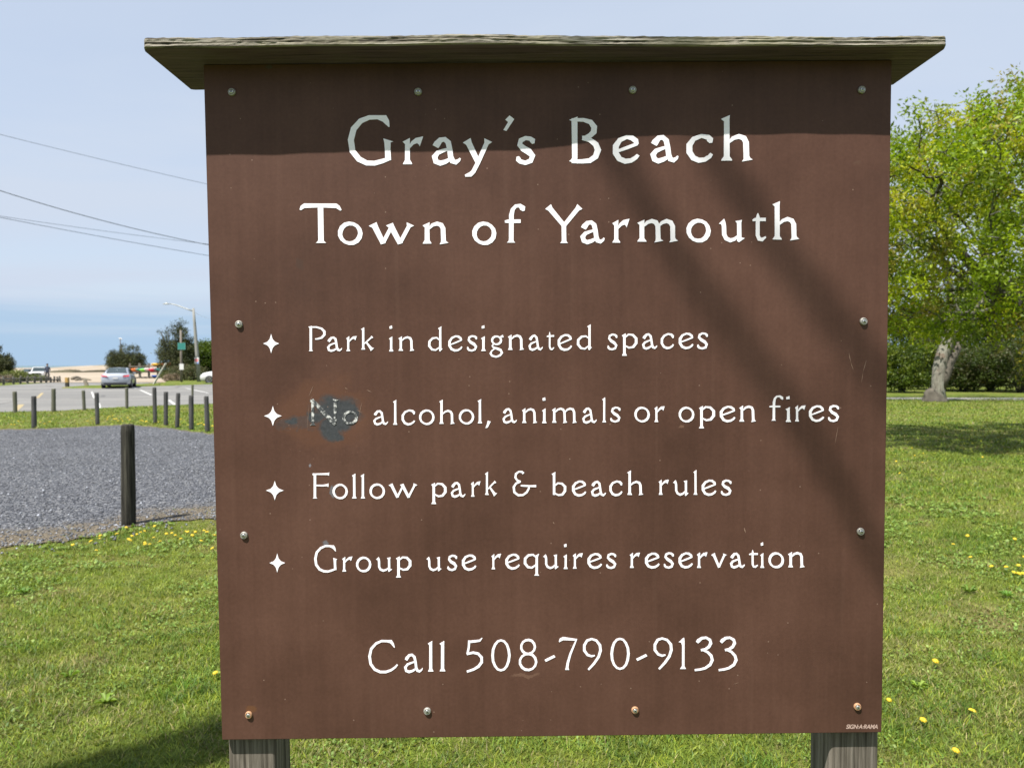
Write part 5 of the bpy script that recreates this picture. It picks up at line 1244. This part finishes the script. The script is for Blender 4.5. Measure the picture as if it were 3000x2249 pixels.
# ------------------------------------------------------------------ vehicles
def wheel(parent, x, y, r_=.33, w_=.22):
    s = 1 if x > 0 else -1; rings = []; n = 22
    prof = [(r_ * .62, x), (r_ * .95, x), (r_, x - s * .03), (r_, x - s * (w_ - .03)), (r_ * .9, x - s * w_)]
    rings = [[(xx, y + rr * math.cos(6.2832 * k / n), r_ + rr * math.sin(6.2832 * k / n)) for k in range(n)] for rr, xx in prof]
    wh = MB().loft(rings).build('wheel', M['rubber'], parent, smooth=True)
    rm = MB(); rm.loft([[(xx, y + rr * math.cos(6.2832 * k / n), r_ + rr * math.sin(6.2832 * k / n)) for k in range(n)] for rr, xx in [(r_ * .63, x - s * .005), (r_ * .6, x + s * .004), (r_ * .2, x - s * .02), (r_ * .12, x + s * .01)]]); rm.build('rim', M['alloy'], wh)


def car(name, loc, rz, paint, label, suv=False):
    """nose towards local +y; lofted body, glass set just proud of it"""
    T = empty(name, loc, rz, label, 'car')
    hw = .92; up = .16 if suv else 0
    st_ = [(-2.36, .8, .40, .80), (-2.3, .86, .27, .96), (-2.1, .9, .23, 1.04), (-1.7, .92, .21, 1.06), (-1.0, hw, .20, .98), (0, hw, .20, .95), (.9, hw, .20, .96), (1.5, .91, .21, .90), (2.0, .87, .22, .80), (2.25, .78, .26, .68), (2.36, .64, .36, .58)]
    rings = []
    for (y, w_, zb, zt_) in st_:
        zt_ += up; zm = zb + (zt_ - zb) * .55
        half = [(.0, zb), (w_ * .82, zb), (w_ * .97, zb + .1), (w_, zm), (w_ * .96, zt_ - .1), (w_ * .86, zt_ - .015), (w_ * .4, zt_ + .015), (0, zt_ + .02)]
        rings.append([(x, y, z) for x, z in half] + [(-x, y, z) for x, z in half[-2:0:-1]])
    body = MB().loft(rings)
    # shade in the wheel arches is painted: black discs on the uncut body sides
    rf = 1.44 + up + (.2 if suv else 0)
    yb0, yb1, yf0, yf1 = (-1.75, -.95, .35, 1.15) if not suv else (-2.2, -1.8, .3, 1.0)
    cab = [(yb0, .74, 1.0 + up), (yb0 + (yb1 - yb0) * .5, .70, 1.0 + up + (rf - 1.0 - up) * .6), (yb1, .62, rf - .03), (-.3, .64, rf), (yf0 - .1, .62, rf - .03), (yf0 + .35, .68, rf - .2), (yf1, .76, .94 + up)]
    rings = []
    for (y, w_, z_) in cab:
        zb = .9 + up; rings.append([(-.80, y, zb), (-w_ - (.8 - w_) * .15, y, zb + (z_ - zb) * .75 + .0), (-w_ * .9, y, z_ - .01), (0, y, z_ + .015), (w_ * .9, y, z_ - .01), (w_ + (.8 - w_) * .15, y, zb + (z_ - zb) * .75), (.80, y, zb)])
    body.loft(rings); body.build('body', paint, T, smooth=True)
    gl_ = M['glass']
    def quad(nm, pts, mat, th=.004):
        pts = [Vector(p) for p in pts]; n_ = (pts[1] - pts[0]).cross(pts[2] - pts[0]).normalized() * th
        return MB().loft([[p - n_ for p in pts], [p + n_ for p in pts]]).build(nm, mat, T)
    zb = 1.0 + up
    quad('rear_window', [(-.64, yb0 + .06, zb + .05), (.64, yb0 + .06, zb + .05), (.53, yb1 - .08, rf - .05), (-.53, yb1 - .08, rf - .05)], gl_, .045)
    quad('windscreen', [(-.66, yf1 - .06, zb + .03), (.66, yf1 - .06, zb + .03), (.55, yf0 + .0, rf - .05), (-.55, yf0 + .0, rf - .05)], gl_, .05)
    for s in (-1, 1):
        for (ya, yb_, yc, yd) in ((yb0 + .5, -.32, -.35, yb1 + .1), (-.24, yf1 - .35, yf0 - .05, -.27)):
            quad('side_window', [(s * .80, ya, zb + .02), (s * .80, yb_, zb + .02), (s * .685, yc, rf - .10), (s * .685, yd, rf - .10)], gl_, .02)
        o_ = quad('tail_light', [(s * .84, -2.335, .84 + up), (s * .45, -2.385, .80 + up), (s * .5, -2.375, .93 + up), (s * .86, -2.27, .95 + up)], M['red_lens'], .03)
        quad('headlight', [(s * .74, 2.22, .60 + up), (s * .42, 2.34, .55 + up), (s * .45, 2.28, .68 + up), (s * .78, 2.1, .74 + up)], M['clear_lens'], .03)
        for y in (-1.42, 1.42):
            n = 16; MB().loft([[(s * (.915 - .05), y + .38 * math.cos(6.2832 * k / n), .34 + .38 * math.sin(6.2832 * k / n)) for k in range(n)], [(s * .924, y + .38 * math.cos(6.2832 * k / n), .34 + .38 * math.sin(6.2832 * k / n)) for k in range(n)]]).build('wheel_arch_shade', M['trim'], T)
            wheel(T, s * .94, y)
        MB().loft([[(s * .82, .62, 1.0 + up), (s * 1.0, .66, 1.0 + up), (s * 1.0, .66, 1.13 + up), (s * .82, .62, 1.1 + up)], [(s * .82, .74, 1.0 + up), (s * .98, .76, 1.02 + up), (s * .98, .76, 1.11 + up), (s * .82, .74, 1.1 + up)]]).build('wing_mirror', paint, T)
    MB().box((-.7, -2.4, .27), (.7, -2.2, .40)).build('rear_bumper_trim', M['trim'], T)
    MB().box((-.5, 2.2, .3), (.5, 2.385, .48)).build('grille', M['trim'], T)
    MB().box((-.16, -2.393, .66 + up), (.16, -2.372, .78 + up)).build('number_plate', M['white'], T)
    return T


b_ = ground(328, 1138.2); car('parked_sedan', (b_.x - .75, b_.y + 2.3, .004), R(23), M['silver'], 'silver sedan seen from behind, parked by the grass island')
b_ = at(84, 1100, 88.0); car('parked_car', (b_.x, b_.y, .03), R(205), M['white_car'], 'white car parked left of the pickup behind the beach bushes').scale = (.8,) * 3
b_ = ground(655, 1124); car('parked_car', (b_.x + .35, b_.y + .5, .0), R(90), M['white_car'], 'white car at the right, mostly hidden by the board', True)


def pickup(loc, rz, label):
    T = empty('pickup_truck', loc, rz, label, 'truck'); pt = M['white_car']; b = MB()
    secs = [(-2.7, .94, .5, 1.15), (-.9, .97, .45, 1.17), (-.85, .97, .45, 1.18), (.9, .97, .45, 1.2), (2.1, .96, .48, 1.16), (2.45, .93, .5, 1.08), (2.55, .88, .55, 1.0)]
    b.loft([[(-w_ * .9, y, zb), (-w_, y, zb + .15), (-w_, y, zt_ - .12), (-w_ * .9, y, zt_), (w_ * .9, y, zt_), (w_, y, zt_ - .12), (w_, y, zb + .15), (w_ * .9, y, zb)] for y, w_, zb, zt_ in secs])
    b.loft([[(-.9, y, 1.15), (-w_, y, z_ - .05), (-w_ * .85, y, z_), (w_ * .85, y, z_), (w_, y, z_ - .05), (.9, y, 1.15)] for y, w_, z_ in ((-1.0, .74, 1.76), (-.8, .76, 1.84), (.2, .76, 1.86), (.55, .76, 1.8), (1.05, .86, 1.2))])
    b.build('body', pt, T)
    def q(nm, pts, m, th=.03):
        pts = [Vector(p) for p in pts]; n_ = (pts[1] - pts[0]).cross(pts[2] - pts[0]).normalized() * th; return MB().loft([[p - n_ for p in pts], [p + n_ for p in pts]]).build(nm, m, T)
    q('windscreen', [(-.78, 1.02, 1.24), (.78, 1.02, 1.24), (.66, .58, 1.76), (-.66, .58, 1.76)], M['glass'])
    for s in (-1, 1):
        q('side_window', [(s * .875, -.9, 1.24), (s * .885, .85, 1.24), (s * .78, .45, 1.72), (s * .78, -.85, 1.72)], M['glass'])
        q('headlight', [(s * .88, 2.5, .86), (s * .58, 2.545, .86), (s * .58, 2.53, 1.0), (s * .88, 2.45, 1.0)], M['clear_lens'])
        q('wing_mirror', [(s * .95, .85, 1.22), (s * 1.18, .85, 1.22), (s * 1.18, .85, 1.42), (s * .95, .85, 1.42)], M['trim'], .05)
        for y in (-1.75, 1.65): wheel(T, s * .97, y, .4, .26)
    MB().box((-.55, 2.5, .72), (.55, 2.58, 1.0)).build('grille', M['trim'], T); MB().box((-.9, 2.48, .45), (.9, 2.62, .66)).build('bumper', M['alloy'], T)
    return T


b_ = at(116, 1100, 79.5); VP = pickup((b_.x, b_.y, .03), R(205), 'white pickup truck facing the viewer behind the rail fence')

VP.scale = (.76,) * 3
# ------------------------------------------------------------------ person beside the pickup
b_ = ground(150, 1114.5)
per = empty('person', (b_.x, b_.y - .6, .03), R(20), 'person in dark clothes standing beside the white pickup', 'person')
def skin(name, verts, edges, rad, mats, zsplit, parent):
    me_ = bpy.data.meshes.new(name); me_.from_pydata(verts, edges, []); o_ = bpy.data.objects.new(name, me_); COL.objects.link(o_); o_.parent = parent
    mo_ = o_.modifiers.new('skin', 'SKIN'); o_.modifiers.new('sub', 'SUBSURF').levels = 1; o_.modifiers['sub'].render_levels = 2
    for i, r_ in enumerate(rad): me_.skin_vertices[0].data[i].radius = r_ if isinstance(r_, tuple) else (r_, r_)
    me_.skin_vertices[0].data[0].use_root = True
    bpy.context.view_layer.update(); ev = bpy.data.meshes.new_from_object(o_.evaluated_get(bpy.context.evaluated_depsgraph_get())); bpy.data.objects.remove(o_)
    ev.name = name
    ev.materials.clear()
    for m_ in mats: ev.materials.append(m_)
    for p_ in ev.polygons:
        p_.use_smooth = True; p_.material_index = zsplit(p_.center)
    o2 = bpy.data.objects.new(name, ev); COL.objects.link(o2); o2.parent = parent; return o2


vs = [(0, 0, .95), (0, 0, 1.15), (0, 0, 1.36), (0, 0, 1.48), (0, -.01, 1.58), (0, -.01, 1.68), (-.1, 0, .88), (-.12, -.02, .5), (-.13, .02, .08), (-.13, -.12, .04), (.1, 0, .88), (.12, -.03, .5), (.13, .02, .08), (.14, -.12, .04),
      (-.19, 0, 1.38), (-.25, .02, 1.12), (-.24, -.1, .9), (-.23, -.16, .82), (.19, 0, 1.38), (.26, .02, 1.12), (.22, -.12, .92), (.19, -.18, .85)]
es = [(0, 1), (1, 2), (2, 3), (3, 4), (4, 5), (0, 6), (6, 7), (7, 8), (8, 9), (0, 10), (10, 11), (11, 12), (12, 13), (2, 14), (14, 15), (15, 16), (16, 17), (2, 18), (18, 19), (19, 20), (20, 21)]
rd = [(.16, .11), (.15, .1), (.17, .11), .055, .08, .085, .09, .065, .045, .035, .09, .065, .045, .035, .06, .048, .036, .03, .06, .048, .036, .03]
M['skin'] = pmat('skin', (.45, .28, .2), .6)
mats = [pmat('navy_jacket', (.03, .04, .07), .8), pmat('dark_trousers', (.03, .03, .035), .8), M['skin'], pmat('dark_shoes', (.02, .02, .02), .7)]
skin('body', vs, es, rd, mats, lambda c: 2 if (c.z > 1.5 or (abs(c.x) > .17 and c.z < .88 and c.z > .7)) else (3 if c.z < .1 else (1 if c.z < .92 else 0)), per)
MB().loft([[(r_ * math.cos(a_), .02 + r_ * math.sin(a_), z_) for a_ in [6.2832 * j / 12 for j in range(12)]] for r_, z_ in ((.1, 1.62), (.108, 1.69), (.09, 1.75), (.03, 1.785))]).build('hair', pmat('dark_hair', (.03, .022, .015), .8), per, smooth=True)
